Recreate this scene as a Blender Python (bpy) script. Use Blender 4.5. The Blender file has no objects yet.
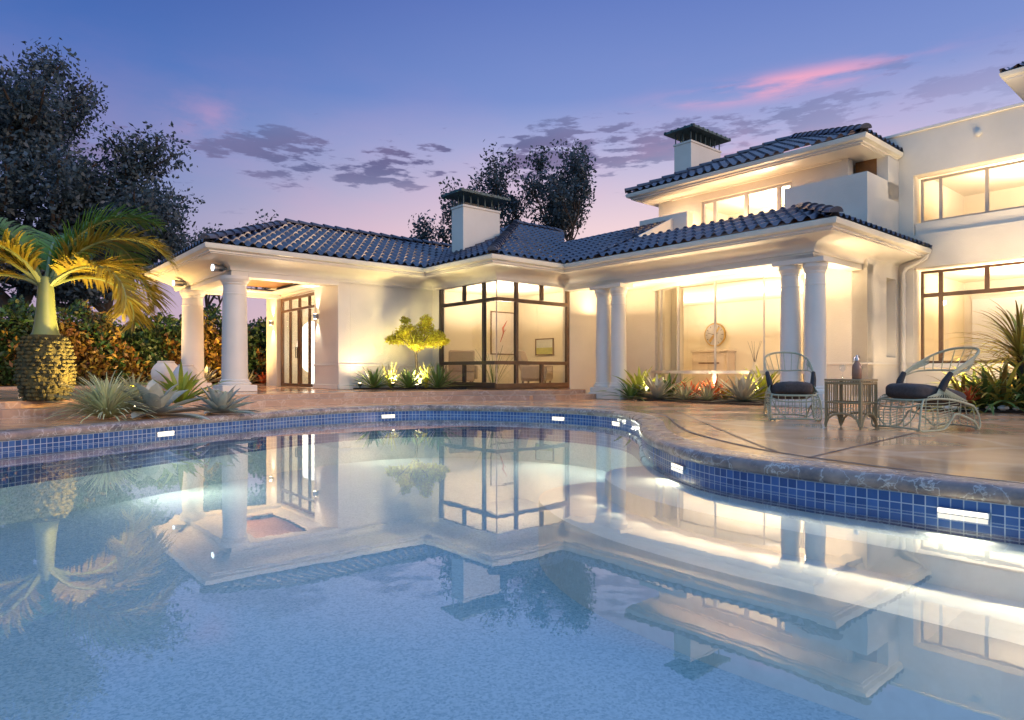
import bpy, bmesh, math, random
import numpy as np
from mathutils import Vector, Matrix
from mathutils.geometry import tessellate_polygon
random.seed(7); RNG = np.random.default_rng(7)
sc = bpy.context.scene
COL = sc.collection
R = math.radians
PI = math.pi
TH = math.atan2(.6470, .7624)            # the house is turned this far about Z
HO = (11.0, 11.0)                        # house base point, in house axes (a, b)
def W(a, b, z=0.0):                      # house axes -> world
    return Vector((.7624*a-.6473*b, .6470*a+.7625*b, z))
def WI(x, y):                            # world -> house axes
    return (.7624*x+.6470*y, -.6473*x+.7625*y)

# ------------------------------------------------------------------ materials
def new_mat(name):
    m = bpy.data.materials.new(name); m.use_nodes = True
    nt = m.node_tree; nt.nodes.clear()
    out = nt.nodes.new('ShaderNodeOutputMaterial')
    return m, nt, out
def nd(nt, typ, **kw):
    n = nt.nodes.new(typ)
    for k, v in kw.items():
        if k.startswith('i_'):
            key = k[2:]
            key = int(key) if key.isdigit() else key.replace('_', ' ')
            n.inputs[key].default_value = v
        else: setattr(n, k, v)
    return n
def ramp(nt, stops, interp='LINEAR'):
    r = nt.nodes.new('ShaderNodeValToRGB'); r.color_ramp.interpolation = interp
    e = r.color_ramp.elements
    while len(e) < len(stops): e.new(0.5)
    for el, (p, c) in zip(e, stops):
        el.position = p; el.color = (*c, 1) if len(c) == 3 else c
    return r
def surf(name, c1, c2=None, scale=4.0, rough=.6, bump=.0, bscale=40, detail=6, metal=0.0, spec=.5, coords='Object', r2=None, trans=0.0, island=0.0, sub=None):
    m, nt, out = new_mat(name)
    b = nd(nt, 'ShaderNodeBsdfPrincipled', i_Roughness=rough, i_Metallic=metal)
    b.inputs['Specular IOR Level'].default_value = spec
    nt.links.new(b.outputs[0], out.inputs[0])
    tc = nd(nt, 'ShaderNodeTexCoord')
    if c2 is None: c2 = tuple(x*.88 for x in c1)
    n = nd(nt, 'ShaderNodeTexNoise', i_Scale=scale, i_Detail=detail, i_Roughness=.6)
    nt.links.new(tc.outputs[coords], n.inputs['Vector'])
    rp = ramp(nt, [(.3, c1), (.7, c2)])
    nt.links.new(n.outputs[0], rp.inputs[0])
    col = rp.outputs[0]
    if island:
        g = nd(nt, 'ShaderNodeNewGeometry')
        mr = nd(nt, 'ShaderNodeMapRange', i_3=1-island, i_4=1+island)
        nt.links.new(g.outputs['Random Per Island'], mr.inputs[0])
        hs = nd(nt, 'ShaderNodeHueSaturation')
        mr2 = nd(nt, 'ShaderNodeMapRange', i_3=.5-island*.06, i_4=.5+island*.06)
        nt.links.new(g.outputs['Random Per Island'], mr2.inputs[0])
        nt.links.new(mr2.outputs[0], hs.inputs['Hue'])
        nt.links.new(mr.outputs[0], hs.inputs['Value']); nt.links.new(col, hs.inputs['Color'])
        col = hs.outputs[0]
    nt.links.new(col, b.inputs['Base Color'])
    if r2 is not None:
        mr = nd(nt, 'ShaderNodeMapRange', i_3=rough, i_4=r2); mr.inputs[1].default_value = .3; mr.inputs[2].default_value = .7
        nt.links.new(n.outputs[0], mr.inputs[0]); nt.links.new(mr.outputs[0], b.inputs['Roughness'])
    if bump:
        n2 = nd(nt, 'ShaderNodeTexNoise', i_Scale=bscale, i_Detail=4)
        nt.links.new(tc.outputs[coords], n2.inputs['Vector'])
        bp = nd(nt, 'ShaderNodeBump', i_Strength=bump, i_Distance=.02)
        nt.links.new(n2.outputs[0], bp.inputs['Height']); nt.links.new(bp.outputs[0], b.inputs['Normal'])
    if trans:                                          # thin leaves let light through
        t = nd(nt, 'ShaderNodeBsdfTranslucent'); nt.links.new(col, t.inputs[0])
        mx = nd(nt, 'ShaderNodeMixShader', i_0=trans)
        nt.links.new(b.outputs[0], mx.inputs[1]); nt.links.new(t.outputs[0], mx.inputs[2])
        nt.links.new(mx.outputs[0], out.inputs[0])
    return m
def emit(name, color, strength):
    m, nt, out = new_mat(name)
    e = nd(nt, 'ShaderNodeEmission', i_0=(*color, 1), i_1=strength)
    nt.links.new(e.outputs[0], out.inputs[0]); return m
def marble(name, c1, c2, vein, scale=1.5, rough=.3, vs=2.2, r2=None, bump=.05):
    m, nt, out = new_mat(name)
    b = nd(nt, 'ShaderNodeBsdfPrincipled', i_Roughness=rough); nt.links.new(b.outputs[0], out.inputs[0])
    tc = nd(nt, 'ShaderNodeTexCoord')
    n = nd(nt, 'ShaderNodeTexNoise', i_Scale=scale, i_Detail=9, i_Roughness=.65); nt.links.new(tc.outputs['Object'], n.inputs['Vector'])
    rp = ramp(nt, [(.3, c1), (.68, c2)]); nt.links.new(n.outputs[0], rp.inputs[0])
    dn = nd(nt, 'ShaderNodeTexNoise', i_Scale=scale*1.7, i_Detail=5); nt.links.new(tc.outputs['Object'], dn.inputs['Vector'])
    ma = nd(nt, 'ShaderNodeMixRGB', blend_type='ADD', i_0=.5)
    nt.links.new(tc.outputs['Object'], ma.inputs[1]); nt.links.new(dn.outputs['Color'], ma.inputs[2])
    v = nd(nt, 'ShaderNodeTexVoronoi', feature='DISTANCE_TO_EDGE', i_Scale=vs); nt.links.new(ma.outputs[0], v.inputs['Vector'])
    vr = ramp(nt, [(.0, (1, 1, 1)), (.05, (0, 0, 0))]); nt.links.new(v.outputs[0], vr.inputs[0])
    n3 = nd(nt, 'ShaderNodeTexNoise', i_Scale=scale*.8); nt.links.new(tc.outputs['Object'], n3.inputs['Vector'])
    mu = nd(nt, 'ShaderNodeMath', operation='MULTIPLY'); nt.links.new(vr.outputs[0], mu.inputs[0]); nt.links.new(n3.outputs[0], mu.inputs[1])
    mx = nd(nt, 'ShaderNodeMixRGB'); nt.links.new(mu.outputs[0], mx.inputs[0]); nt.links.new(rp.outputs[0], mx.inputs[1]); mx.inputs[2].default_value = (*vein, 1)
    nt.links.new(mx.outputs[0], b.inputs['Base Color'])
    if r2 is not None:
        mr = nd(nt, 'ShaderNodeMapRange', i_3=rough, i_4=r2); mr.inputs[1].default_value = .35; mr.inputs[2].default_value = .65
        nt.links.new(n3.outputs[0], mr.inputs[0]); nt.links.new(mr.outputs[0], b.inputs['Roughness'])
    if bump:
        bp = nd(nt, 'ShaderNodeBump', i_Strength=bump, i_Distance=.02); nt.links.new(n.outputs[0], bp.inputs['Height']); nt.links.new(bp.outputs[0], b.inputs['Normal'])
    return m

M = {}
M['stucco'] = surf('white_stucco', (.74, .69, .61), (.65, .60, .52), scale=.8, rough=.75, bump=.22, bscale=45)
M['trim'] = surf('white_trim_paint', (.75, .71, .645), (.70, .66, .59), scale=2, rough=.5, bump=.03, bscale=30)
M['gutter'] = surf('cream_gutter_paint', (.74, .71, .62), (.66, .63, .54), scale=3, rough=.35)
M['bronze'] = surf('brown_window_frame', (.17, .088, .045), (.12, .06, .03), scale=6, rough=.38)
M['darkframe'] = surf('dark_bronze_shaded_frame', (.045, .03, .025), (.03, .02, .018), scale=6, rough=.4)  # bay's left face: shade put into a darker frame colour; also door handle
M['paleframe'] = surf('pale_window_frame', (.52, .44, .36), (.45, .38, .31), scale=6, rough=.4)
M['greyframe'] = surf('grey_bow_frame', (.50, .46, .44), (.43, .40, .39), scale=6, rough=.4)
M['wood'] = surf('stained_wood_ceiling', (.30, .14, .045), (.20, .085, .025), scale=5, rough=.45)
M['copper'] = surf('verdigris_copper', (.05, .12, .13), (.018, .04, .045), scale=7, rough=.5, bump=.3, bscale=20)
M['metal'] = surf('brushed_metal', (.55, .55, .56), (.45, .45, .46), scale=9, rough=.3, metal=1)
M['blackmetal'] = surf('dark_fixture_metal', (.03, .03, .03), rough=.45)
M['deck'] = marble('polished_travertine', (.57, .285, .14), (.72, .425, .235), (.82, .58, .40), scale=1.1, rough=.10, vs=.7, r2=.25, bump=.03)
M['step'] = marble('brown_marble_step', (.52, .33, .22), (.34, .21, .15), (.68, .54, .43), scale=2.2, rough=.3, vs=3.2)
M['coping'] = marble('veined_coping_marble', (.46, .32, .25), (.11, .095, .10), (.85, .80, .74), scale=4.2, rough=.25, vs=5.0, r2=.35)
M['joint'] = surf('dark_joint', (.10, .075, .07), rough=.6)
M['soil'] = surf('garden_soil', (.05, .035, .025), (.025, .018, .012), scale=20, rough=.95, bump=.6, bscale=60)
M['lawn'] = surf('garden_ground', (.05, .06, .03), (.09, .075, .05), scale=1.5, rough=.95)
M['inwall'] = surf('interior_cream_wall', (.80, .72, .58), (.78, .70, .56), scale=1.0, rough=.8)
M['infloor'] = surf('interior_floor', (.45, .34, .22), (.38, .28, .17), scale=2, rough=.4)

def two_sided_fresnel(nt, ior):
    # thin sheet: same reflection from either side, no total reflection from behind
    g = nd(nt, 'ShaderNodeNewGeometry'); mr = nd(nt, 'ShaderNodeMapRange', i_3=ior, i_4=1/ior)
    nt.links.new(g.outputs['Backfacing'], mr.inputs[0]); f = nd(nt, 'ShaderNodeFresnel'); nt.links.new(mr.outputs[0], f.inputs['IOR']); return f
def glass_mat(name, tint, base=.06, rough=.0, blend=.9):
    m, nt, out = new_mat(name)
    t = nd(nt, 'ShaderNodeBsdfTransparent', i_0=(*tint, 1)); g = nd(nt, 'ShaderNodeBsdfGlossy', i_1=rough); g.inputs[0].default_value = (1, 1, 1, 1)
    lw = two_sided_fresnel(nt, 1.5)
    mx = nd(nt, 'ShaderNodeMixShader'); nt.links.new(lw.outputs[0], mx.inputs[0])
    nt.links.new(t.outputs[0], mx.inputs[1]); nt.links.new(g.outputs[0], mx.inputs[2]); nt.links.new(mx.outputs[0], out.inputs[0])
    return m
M['glass'] = glass_mat('window_glass', (.93, .93, .9))
M['clear'] = glass_mat('clear_glass', (.96, .97, .97))

def water_mat():
    m, nt, out = new_mat('pool_water')
    tc = nd(nt, 'ShaderNodeTexCoord')
    n1 = nd(nt, 'ShaderNodeTexNoise', i_Scale=1.3, i_Detail=2); n2 = nd(nt, 'ShaderNodeTexNoise', i_Scale=9, i_Detail=2)
    for n in (n1, n2): nt.links.new(tc.outputs['Object'], n.inputs['Vector'])
    ad = nd(nt, 'ShaderNodeMath', operation='MULTIPLY_ADD', i_1=.10); nt.links.new(n2.outputs[0], ad.inputs[0]); nt.links.new(n1.outputs[0], ad.inputs[2])
    bp = nd(nt, 'ShaderNodeBump', i_Strength=.055, i_Distance=.02); nt.links.new(ad.outputs[0], bp.inputs['Height'])
    g = nd(nt, 'ShaderNodeBsdfGlossy', i_1=.0); g.inputs[0].default_value = (1, 1, 1, 1); nt.links.new(bp.outputs[0], g.inputs['Normal'])
    t = nd(nt, 'ShaderNodeBsdfTransparent', i_0=(.84, .94, .97, 1))
    f = two_sided_fresnel(nt, 2.2); nt.links.new(bp.outputs[0], f.inputs['Normal'])
    mx = nd(nt, 'ShaderNodeMixShader'); nt.links.new(f.outputs[0], mx.inputs[0]); nt.links.new(t.outputs[0], mx.inputs[1]); nt.links.new(g.outputs[0], mx.inputs[2])
    nt.links.new(mx.outputs[0], out.inputs[0]); return m
M['water'] = water_mat()
def pebble_mat():
    m, nt, out = new_mat('pebble_plaster')
    b = nd(nt, 'ShaderNodeBsdfPrincipled', i_Roughness=.8); nt.links.new(b.outputs[0], out.inputs[0])
    tc = nd(nt, 'ShaderNodeTexCoord')
    v = nd(nt, 'ShaderNodeTexVoronoi', i_Scale=62); nt.links.new(tc.outputs['Object'], v.inputs['Vector'])
    n = nd(nt, 'ShaderNodeTexNoise', i_Scale=60, i_Detail=3); nt.links.new(tc.outputs['Object'], n.inputs['Vector'])
    h = nd(nt, 'ShaderNodeSeparateColor'); nt.links.new(v.outputs['Color'], h.inputs[0])
    mu = nd(nt, 'ShaderNodeMath', operation='MULTIPLY_ADD', i_1=.55); nt.links.new(h.outputs[0], mu.inputs[0]); nt.links.new(n.outputs[0], mu.inputs[2])
    rp = ramp(nt, [(.25, (.28, .40, .43)), (.6, (.42, .56, .58)), (.95, (.58, .70, .71))]); nt.links.new(mu.outputs[0], rp.inputs[0])
    nt.links.new(rp.outputs[0], b.inputs['Base Color']); return m
M['pebble'] = pebble_mat()
M['plaster'] = surf('pale_step_plaster', (.74, .72, .66), (.66, .64, .58), scale=12, rough=.7, detail=8)
def tile_band_mat():
    m, nt, out = new_mat('blue_waterline_tile')
    b = nd(nt, 'ShaderNodeBsdfPrincipled', i_Roughness=.15); nt.links.new(b.outputs[0], out.inputs[0])
    uv = nd(nt, 'ShaderNodeUVMap')
    br = nd(nt, 'ShaderNodeTexBrick', offset=0.0, squash=1.0, i_Scale=1.0)
    br.inputs['Color1'].default_value = (.025, .07, .22, 1); br.inputs['Color2'].default_value = (.06, .14, .36, 1); br.inputs['Mortar'].default_value = (.42, .47, .55, 1)
    br.inputs['Mortar Size'].default_value = .0035; br.inputs['Brick Width'].default_value = .066; br.inputs['Row Height'].default_value = .066; br.inputs['Bias'].default_value = -.1
    nt.links.new(uv.outputs[0], br.inputs['Vector']); nt.links.new(br.outputs[0], b.inputs['Base Color'])
    bp = nd(nt, 'ShaderNodeBump', i_Strength=.3, i_Distance=.004, invert=True); nt.links.new(br.outputs['Fac'], bp.inputs['Height']); nt.links.new(bp.outputs[0], b.inputs['Normal'])
    return m
M['tileband'] = tile_band_mat()
def roof_mat():
    m, nt, out = new_mat('glazed_blue_grey_roof_tile')
    b = nd(nt, 'ShaderNodeBsdfPrincipled'); nt.links.new(b.outputs[0], out.inputs[0])
    uv = nd(nt, 'ShaderNodeUVMap')
    fl = nd(nt, 'ShaderNodeVectorMath', operation='FLOOR'); nt.links.new(uv.outputs[0], fl.inputs[0])
    wn = nd(nt, 'ShaderNodeTexWhiteNoise', noise_dimensions='2D'); nt.links.new(fl.outputs[0], wn.inputs['Vector'])
    rp = ramp(nt, [(0, (.012, .018, .042)), (.45, (.030, .040, .080)), (.8, (.055, .058, .09)), (1, (.11, .10, .12))]); nt.links.new(wn.outputs[0], rp.inputs[0])
    tc = nd(nt, 'ShaderNodeTexCoord'); n = nd(nt, 'ShaderNodeTexNoise', i_Scale=14, i_Detail=5); nt.links.new(tc.outputs['Object'], n.inputs['Vector'])
    mx = nd(nt, 'ShaderNodeMixRGB', blend_type='MULTIPLY', i_0=.5); nt.links.new(rp.outputs[0], mx.inputs[1]); nt.links.new(n.outputs[0], mx.inputs[2])
    nt.links.new(mx.outputs[0], b.inputs['Base Color'])
    mr = nd(nt, 'ShaderNodeMapRange', i_3=.20, i_4=.45); nt.links.new(wn.outputs[0], mr.inputs[0]); nt.links.new(mr.outputs[0], b.inputs['Roughness'])
    b.inputs['Specular IOR Level'].default_value = .65
    return m
M['roof'] = roof_mat()

# ------------------------------------------------------------------ mesh building
class MB:
    def __init__(s, smooth=False): s.v = []; s.f = []; s.uv = []; s.smooth = smooth; s.sharp = R(38)
    def add(s, vs, fs, uvs=None):
        o = len(s.v); s.v += [tuple(x) for x in vs]
        s.f += [tuple(i+o for i in f) for f in fs]
        if uvs: s.uv += uvs
        return s
    def box(s, x0, x1, y0, y1, z0, z1):
        x0, x1 = min(x0, x1), max(x0, x1); y0, y1 = min(y0, y1), max(y0, y1); z0, z1 = min(z0, z1), max(z0, z1)
        return s.add([(x0,y0,z0),(x1,y0,z0),(x1,y1,z0),(x0,y1,z0),(x0,y0,z1),(x1,y0,z1),(x1,y1,z1),(x0,y1,z1)],
              [(0,3,2,1),(4,5,6,7),(0,1,5,4),(1,2,6,5),(2,3,7,6),(3,0,4,7)])
    def obox(s, c, ux, hx, hy, z0, z1):      # box turned by angle ux about z
        ca, sa = math.cos(ux), math.sin(ux)
        p = lambda x, y, z: (c[0]+ca*x-sa*y, c[1]+sa*x+ca*y, z)
        return s.add([p(-hx,-hy,z0),p(hx,-hy,z0),p(hx,hy,z0),p(-hx,hy,z0),p(-hx,-hy,z1),p(hx,-hy,z1),p(hx,hy,z1),p(-hx,hy,z1)],
              [(0,3,2,1),(4,5,6,7),(0,1,5,4),(1,2,6,5),(2,3,7,6),(3,0,4,7)])
    def prism(s, poly, z0, z1, cap=True):
        n = len(poly); vs = [(p[0], p[1], z0) for p in poly]+[(p[0], p[1], z1) for p in poly]
        fs = [(i, (i+1) % n, n+(i+1) % n, n+i) for i in range(n)]
        if cap:
            tr = tessellate_polygon([[Vector((p[0], p[1], 0)) for p in poly]])
            for t in tr:
                a, b, c = [Vector((poly[i][0], poly[i][1])) for i in t]
                cr = (b-a).cross(c-a)
                t = tuple(t) if cr > 0 else tuple(reversed(t))
                fs.append(tuple(n+i for i in t)); fs.append(tuple(reversed(t)))
        return s.add(vs, fs)
    def lathe(s, prof, cx=0, cy=0, n=24, z=0.0):
        vs = []; fs = []; k = len(prof)
        for (r, h) in prof:
            for i in range(n): vs.append((cx+r*math.cos(2*PI*i/n), cy+r*math.sin(2*PI*i/n), z+h))
        for j in range(k-1):
            for i in range(n): fs.append((j*n+i, j*n+(i+1) % n, (j+1)*n+(i+1) % n, (j+1)*n+i))
        fs.append(tuple(reversed(range(n)))); fs.append(tuple((k-1)*n+i for i in range(n)))
        return s.add(vs, fs)
    def tube(s, pts, r, n=6, closed=False, cap=True):
        pts = [Vector(p) for p in pts]; k = len(pts)
        rr = r if isinstance(r, (list, tuple)) else [r]*k
        vs = []; fs = []; up = None
        for i, p in enumerate(pts):
            if closed: t = pts[(i+1) % k]-pts[i-1]
            else: t = pts[min(i+1, k-1)]-pts[max(i-1, 0)]
            t.normalize()
            if up is None:
                up = Vector((0, 0, 1)) if abs(t.z) < .9 else Vector((1, 0, 0))
            x = up-t*up.dot(t)
            if x.length < 1e-5: x = t.orthogonal()
            x.normalize(); y = t.cross(x); up = x
            for j in range(n):
                a = 2*PI*j/n; vs.append(p+(x*math.cos(a)+y*math.sin(a))*rr[i])
        m = k if closed else k-1
        for i in range(m):
            i2 = (i+1) % k
            for j in range(n): fs.append((i*n+j, i*n+(j+1) % n, i2*n+(j+1) % n, i2*n+j))
        if cap and not closed:
            fs.append(tuple(reversed(range(n)))); fs.append(tuple((k-1)*n+j for j in range(n)))
        return s.add(vs, fs)
    def build(s, name, mat, parent=None, off=(0, 0, 0), bevel=0.0, matrix=None):
        me = bpy.data.meshes.new(name)
        vs = [(x-off[0], y-off[1], z-off[2]) for x, y, z in s.v]
        me.from_pydata(vs, [], s.f); me.validate(); 
        if s.uv and len(s.uv) == len(me.loops):
            l = me.uv_layers.new(name='UVMap')
            l.data.foreach_set('uv', np.array(s.uv, dtype=np.float32).ravel())
        if s.smooth:
            me.polygons.foreach_set('use_smooth', [True]*len(me.polygons)); me.set_sharp_from_angle(angle=s.sharp)
        me.materials.append(M[mat] if isinstance(mat, str) else mat)
        o = bpy.data.objects.new(name, me); COL.objects.link(o)
        if parent is not None: o.parent = parent
        if bevel:
            bv = o.modifiers.new('bevel', 'BEVEL'); bv.width = bevel; bv.segments = 2; bv.limit_method = 'ANGLE'; bv.angle_limit = R(40)
        return o
def tag(o, label=None, cat=None, group=None, kind=None):
    if label: o['label'] = label
    if cat: o['category'] = cat
    if group: o['group'] = group
    if kind: o['kind'] = kind
    return o
def thing(name, label, cat, loc=(0, 0, 0), rz=0.0, group=None):
    o = bpy.data.objects.new(name, None); COL.objects.link(o); o.empty_display_size = .2
    o.location = loc; o.rotation_euler = (0, 0, rz)
    return tag(o, label, cat, group)
def copy_thing(root, loc, rz=None, label=None):
    r = root.copy(); COL.objects.link(r); r.location = loc
    if rz is not None: r.rotation_euler = (0, 0, rz)
    if label: r['label'] = label
    for ch in list(root.children):
        c = ch.copy(); COL.objects.link(c); c.parent = r
        for g in list(ch.children):
            d = g.copy(); COL.objects.link(d); d.parent = c
    return r
GAIN = {'room_lamp': 1.9, 'ceiling_wash': 1.25, 'garden_spot': 2.0, 'upper_fill': 2.0, 'wall_lamp_spot': 1.2, 'column_lamp_glow': 2.0, 'pool_lamp': 1.6}
def lamp(name, typ, parent, loc, energy, color, size=.08, rot=None, **kw):
    l = bpy.data.lights.new(name, typ); l.energy = energy*GAIN.get(name, 1); l.color = color
    if typ == 'AREA': l.size = size
    elif typ in ('POINT', 'SPOT'): l.shadow_soft_size = size
    for k, v in kw.items(): setattr(l, k, v)
    o = bpy.data.objects.new(name, l); COL.objects.link(o); o.parent = parent; o.location = loc
    if rot: o.rotation_euler = rot
    return o
WARM = (1.0, .72, .40); WARM2 = (1.0, .74, .43); YEL = (1.0, .80, .30)

def catmull(P, k=8, closed=True):
    P = [Vector((p[0], p[1])) for p in P]; n = len(P); out = []
    rng = range(n) if closed else range(n-1)
    for i in rng:
        if closed: p0, p1, p2, p3 = P[i-1], P[i], P[(i+1) % n], P[(i+2) % n]
        else: p0, p1, p2, p3 = P[max(i-1, 0)], P[i], P[i+1], P[min(i+2, n-1)]
        for j in range(k):
            t = j/k
            out.append(.5*((2*p1)+(p2-p0)*t+(2*p0-5*p1+4*p2-p3)*t*t+(3*p1-p0-3*p2+p3)*t**3))
    if not closed: out.append(P[-1])
    return out
def offset_closed(P, d):       # positive = to the left of travel
    n = len(P); out = []
    for i in range(n):
        t = P[(i+1) % n]-P[i-1]; t.normalize(); out.append(P[i]+Vector((-t.y, t.x))*d)
    return out
def offset_open(P, d):
    n = len(P); out = []
    for i in range(n):
        t = P[min(i+1, n-1)]-P[max(i-1, 0)]; t.normalize()
        dd = d[i] if isinstance(d, list) else d
        out.append(P[i]+Vector((-t.y, t.x))*dd)
    return out
# ------------------------------------------------------------------ camera, world, sun
cam = bpy.data.cameras.new('camera'); cam.lens = 36*656/1024; cam.sensor_width = 36; cam.shift_y = 11/1024; cam.clip_end = 5000; cam.clip_start = .05
co = bpy.data.objects.new('camera', cam); COL.objects.link(co); co.location = (0, 0, .66); co.rotation_euler = (R(90), 0, 0)
sc.camera = co
sc.view_settings.view_transform = 'Standard'; sc.view_settings.look = 'None'; sc.view_settings.exposure = .75; sc.view_settings.gamma = 1
try: sc.view_settings.use_curve_mapping = False
except Exception: pass
sc.render.engine = 'CYCLES'
cy = sc.cycles
cy.use_denoising = True; cy.denoiser = 'OPENIMAGEDENOISE'; cy.max_bounces = 8; cy.diffuse_bounces = 4; cy.glossy_bounces = 4; cy.transparent_max_bounces = 24
cy.sample_clamp_indirect = 4; cy.caustics_reflective = False; cy.caustics_refractive = False; cy.use_light_tree = True
def build_world():
    w = bpy.data.worlds.new('World'); sc.world = w; w.use_nodes = True; nt = w.node_tree; nt.nodes.clear()
    L = nt.links.new
    out = nt.nodes.new('ShaderNodeOutputWorld')
    tc = nd(nt, 'ShaderNodeTexCoord'); sp = nd(nt, 'ShaderNodeSeparateXYZ'); L(tc.outputs['Generated'], sp.inputs[0])
    def m(op, a, b=None, c=None, clamp=False):
        n = nd(nt, 'ShaderNodeMath', operation=op, use_clamp=clamp)
        for i, x in enumerate((a, b, c)):
            if x is None: continue
            if isinstance(x, (int, float)): n.inputs[i].default_value = x
            else: L(x, n.inputs[i])
        return n.outputs[0]
    X, Y, Z = sp.outputs
    az = m('ARCTAN2', X, Y)                        # 0 towards +Y, positive to the right
    el = m('ARCSINE', Z)
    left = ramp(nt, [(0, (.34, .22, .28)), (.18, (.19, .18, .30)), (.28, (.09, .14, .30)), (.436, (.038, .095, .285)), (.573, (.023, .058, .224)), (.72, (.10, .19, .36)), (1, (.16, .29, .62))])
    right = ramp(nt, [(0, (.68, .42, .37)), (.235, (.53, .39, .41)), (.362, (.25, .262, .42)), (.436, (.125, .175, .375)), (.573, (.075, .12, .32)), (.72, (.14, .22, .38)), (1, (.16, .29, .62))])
    ec = m('DIVIDE', m('MAXIMUM', el, 0.0), PI/2)  # 0..1 horizon to zenith
    ez = m('MULTIPLY', ec, 1.75, clamp=True)
    L(ez, left.inputs[0]); L(ez, right.inputs[0])
    ca = m('COSINE', m('SUBTRACT', az, .75))
    mr = nd(nt, 'ShaderNodeMapRange', interpolation_type='SMOOTHSTEP', i_1=.15, i_2=.88); L(ca, mr.inputs[0])
    mix = nd(nt, 'ShaderNodeMixRGB'); L(mr.outputs[0], mix.inputs[0]); L(left.outputs[0], mix.inputs[1]); L(right.outputs[0], mix.inputs[2])
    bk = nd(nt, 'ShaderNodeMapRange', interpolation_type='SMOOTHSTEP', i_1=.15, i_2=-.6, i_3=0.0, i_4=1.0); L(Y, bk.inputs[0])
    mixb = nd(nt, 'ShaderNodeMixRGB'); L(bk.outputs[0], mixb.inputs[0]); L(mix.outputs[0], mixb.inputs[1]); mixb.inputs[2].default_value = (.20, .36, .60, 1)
    col = mixb.outputs[0]
    cv = nd(nt, 'ShaderNodeCombineXYZ'); L(az, cv.inputs[0]); L(el, cv.inputs[1])
    def noise(sx, sy, off, detail=6, rough=.55):
        mp = nd(nt, 'ShaderNodeMapping'); mp.inputs['Scale'].default_value = (sx, sy, 1); mp.inputs['Location'].default_value = (off, off*.37, off*.11)
        L(cv.outputs[0], mp.inputs['Vector'])
        n = nd(nt, 'ShaderNodeTexNoise', i_Scale=1.0, i_Detail=detail, i_Roughness=rough); L(mp.outputs[0], n.inputs['Vector']); return n.outputs[0]
    def band(val, c, wdt):                        # smooth bump around c
        d = m('DIVIDE', m('SUBTRACT', val, c), wdt); return m('POWER', 2.718, m('MULTIPLY', m('MULTIPLY', d, d), -1))
    def step(val, a, b):
        r = nd(nt, 'ShaderNodeMapRange', interpolation_type='SMOOTHSTEP', i_1=a, i_2=b); L(val, r.inputs[0]); return r.outputs[0]
    # dusky broken clouds low over the roofs
    elc = m('ADD', el, m('MULTIPLY', az, -.06))
    d1 = m('ADD', noise(11, 46, 4.4, 7, .6), m('MULTIPLY', band(elc, .318, .055), .25))
    dark = m('MULTIPLY', step(d1, .70, .775), band(elc, .318, .065))
    dark = m('MULTIPLY', dark, band(az, -.12, .62))
    mix2 = nd(nt, 'ShaderNodeMixRGB'); L(m('MULTIPLY', dark, .95), mix2.inputs[0]); L(col, mix2.inputs[1]); mix2.inputs[2].default_value = (.058, .065, .15, 1)
    # pink streak to the right and a faint puff to the left
    els = m('SUBTRACT', el, m('MULTIPLY_ADD', az, .03, .372))
    pk = m('MULTIPLY', m('MULTIPLY', band(els, 0, .013), band(az, .395, .13)), step(noise(6, 34, 9.1), .36, .62))
    pk2 = m('MULTIPLY', m('MULTIPLY', band(el, .335, .03), band(az, -.43, .05)), step(noise(9, 20, 5.7), .4, .7))
    pk3 = m('MULTIPLY', m('MULTIPLY', band(el, .30, .035), band(az, .33, .16)), step(noise(5, 16, 2.2), .42, .72))
    pk4 = m('MULTIPLY', m('MULTIPLY', band(el, .24, .16), step(noise(2.6, 7, 13.1), .45, .75)), .13)
    pks = m('ADD', m('MULTIPLY', pk, 1.0), m('ADD', m('MULTIPLY', pk2, .28), m('ADD', pk4, m('MULTIPLY', pk3, .45))), clamp=True)
    mix3 = nd(nt, 'ShaderNodeMixRGB'); L(pks, mix3.inputs[0]); L(mix2.outputs[0], mix3.inputs[1]); mix3.inputs[2].default_value = (.60, .25, .33, 1)
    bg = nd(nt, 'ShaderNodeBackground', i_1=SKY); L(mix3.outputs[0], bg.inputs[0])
    sky = nd(nt, 'ShaderNodeTexSky', sky_type='NISHITA', sun_disc=False, sun_elevation=R(15), sun_rotation=R(118))
    bg2 = nd(nt, 'ShaderNodeBackground', i_1=.003); L(sky.outputs[0], bg2.inputs[0])
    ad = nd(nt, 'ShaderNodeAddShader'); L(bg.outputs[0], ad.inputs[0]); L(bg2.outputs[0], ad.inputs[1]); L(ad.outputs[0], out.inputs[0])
SKY = 1.0
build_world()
sl = bpy.data.lights.new('dusk_sun', 'SUN'); sl.energy = 1.1; sl.angle = R(22); sl.color = (1, .66, .44)
so = bpy.data.objects.new('dusk_sun', sl); COL.objects.link(so)
# low afterglow from the right of the picture, behind the camera
dirv = Vector((-math.sin(R(118))*math.cos(R(15)), -math.cos(R(118))*math.cos(R(15)), -math.sin(R(15))))
so.rotation_euler = dirv.to_track_quat('-Z', 'Y').to_euler()

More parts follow.
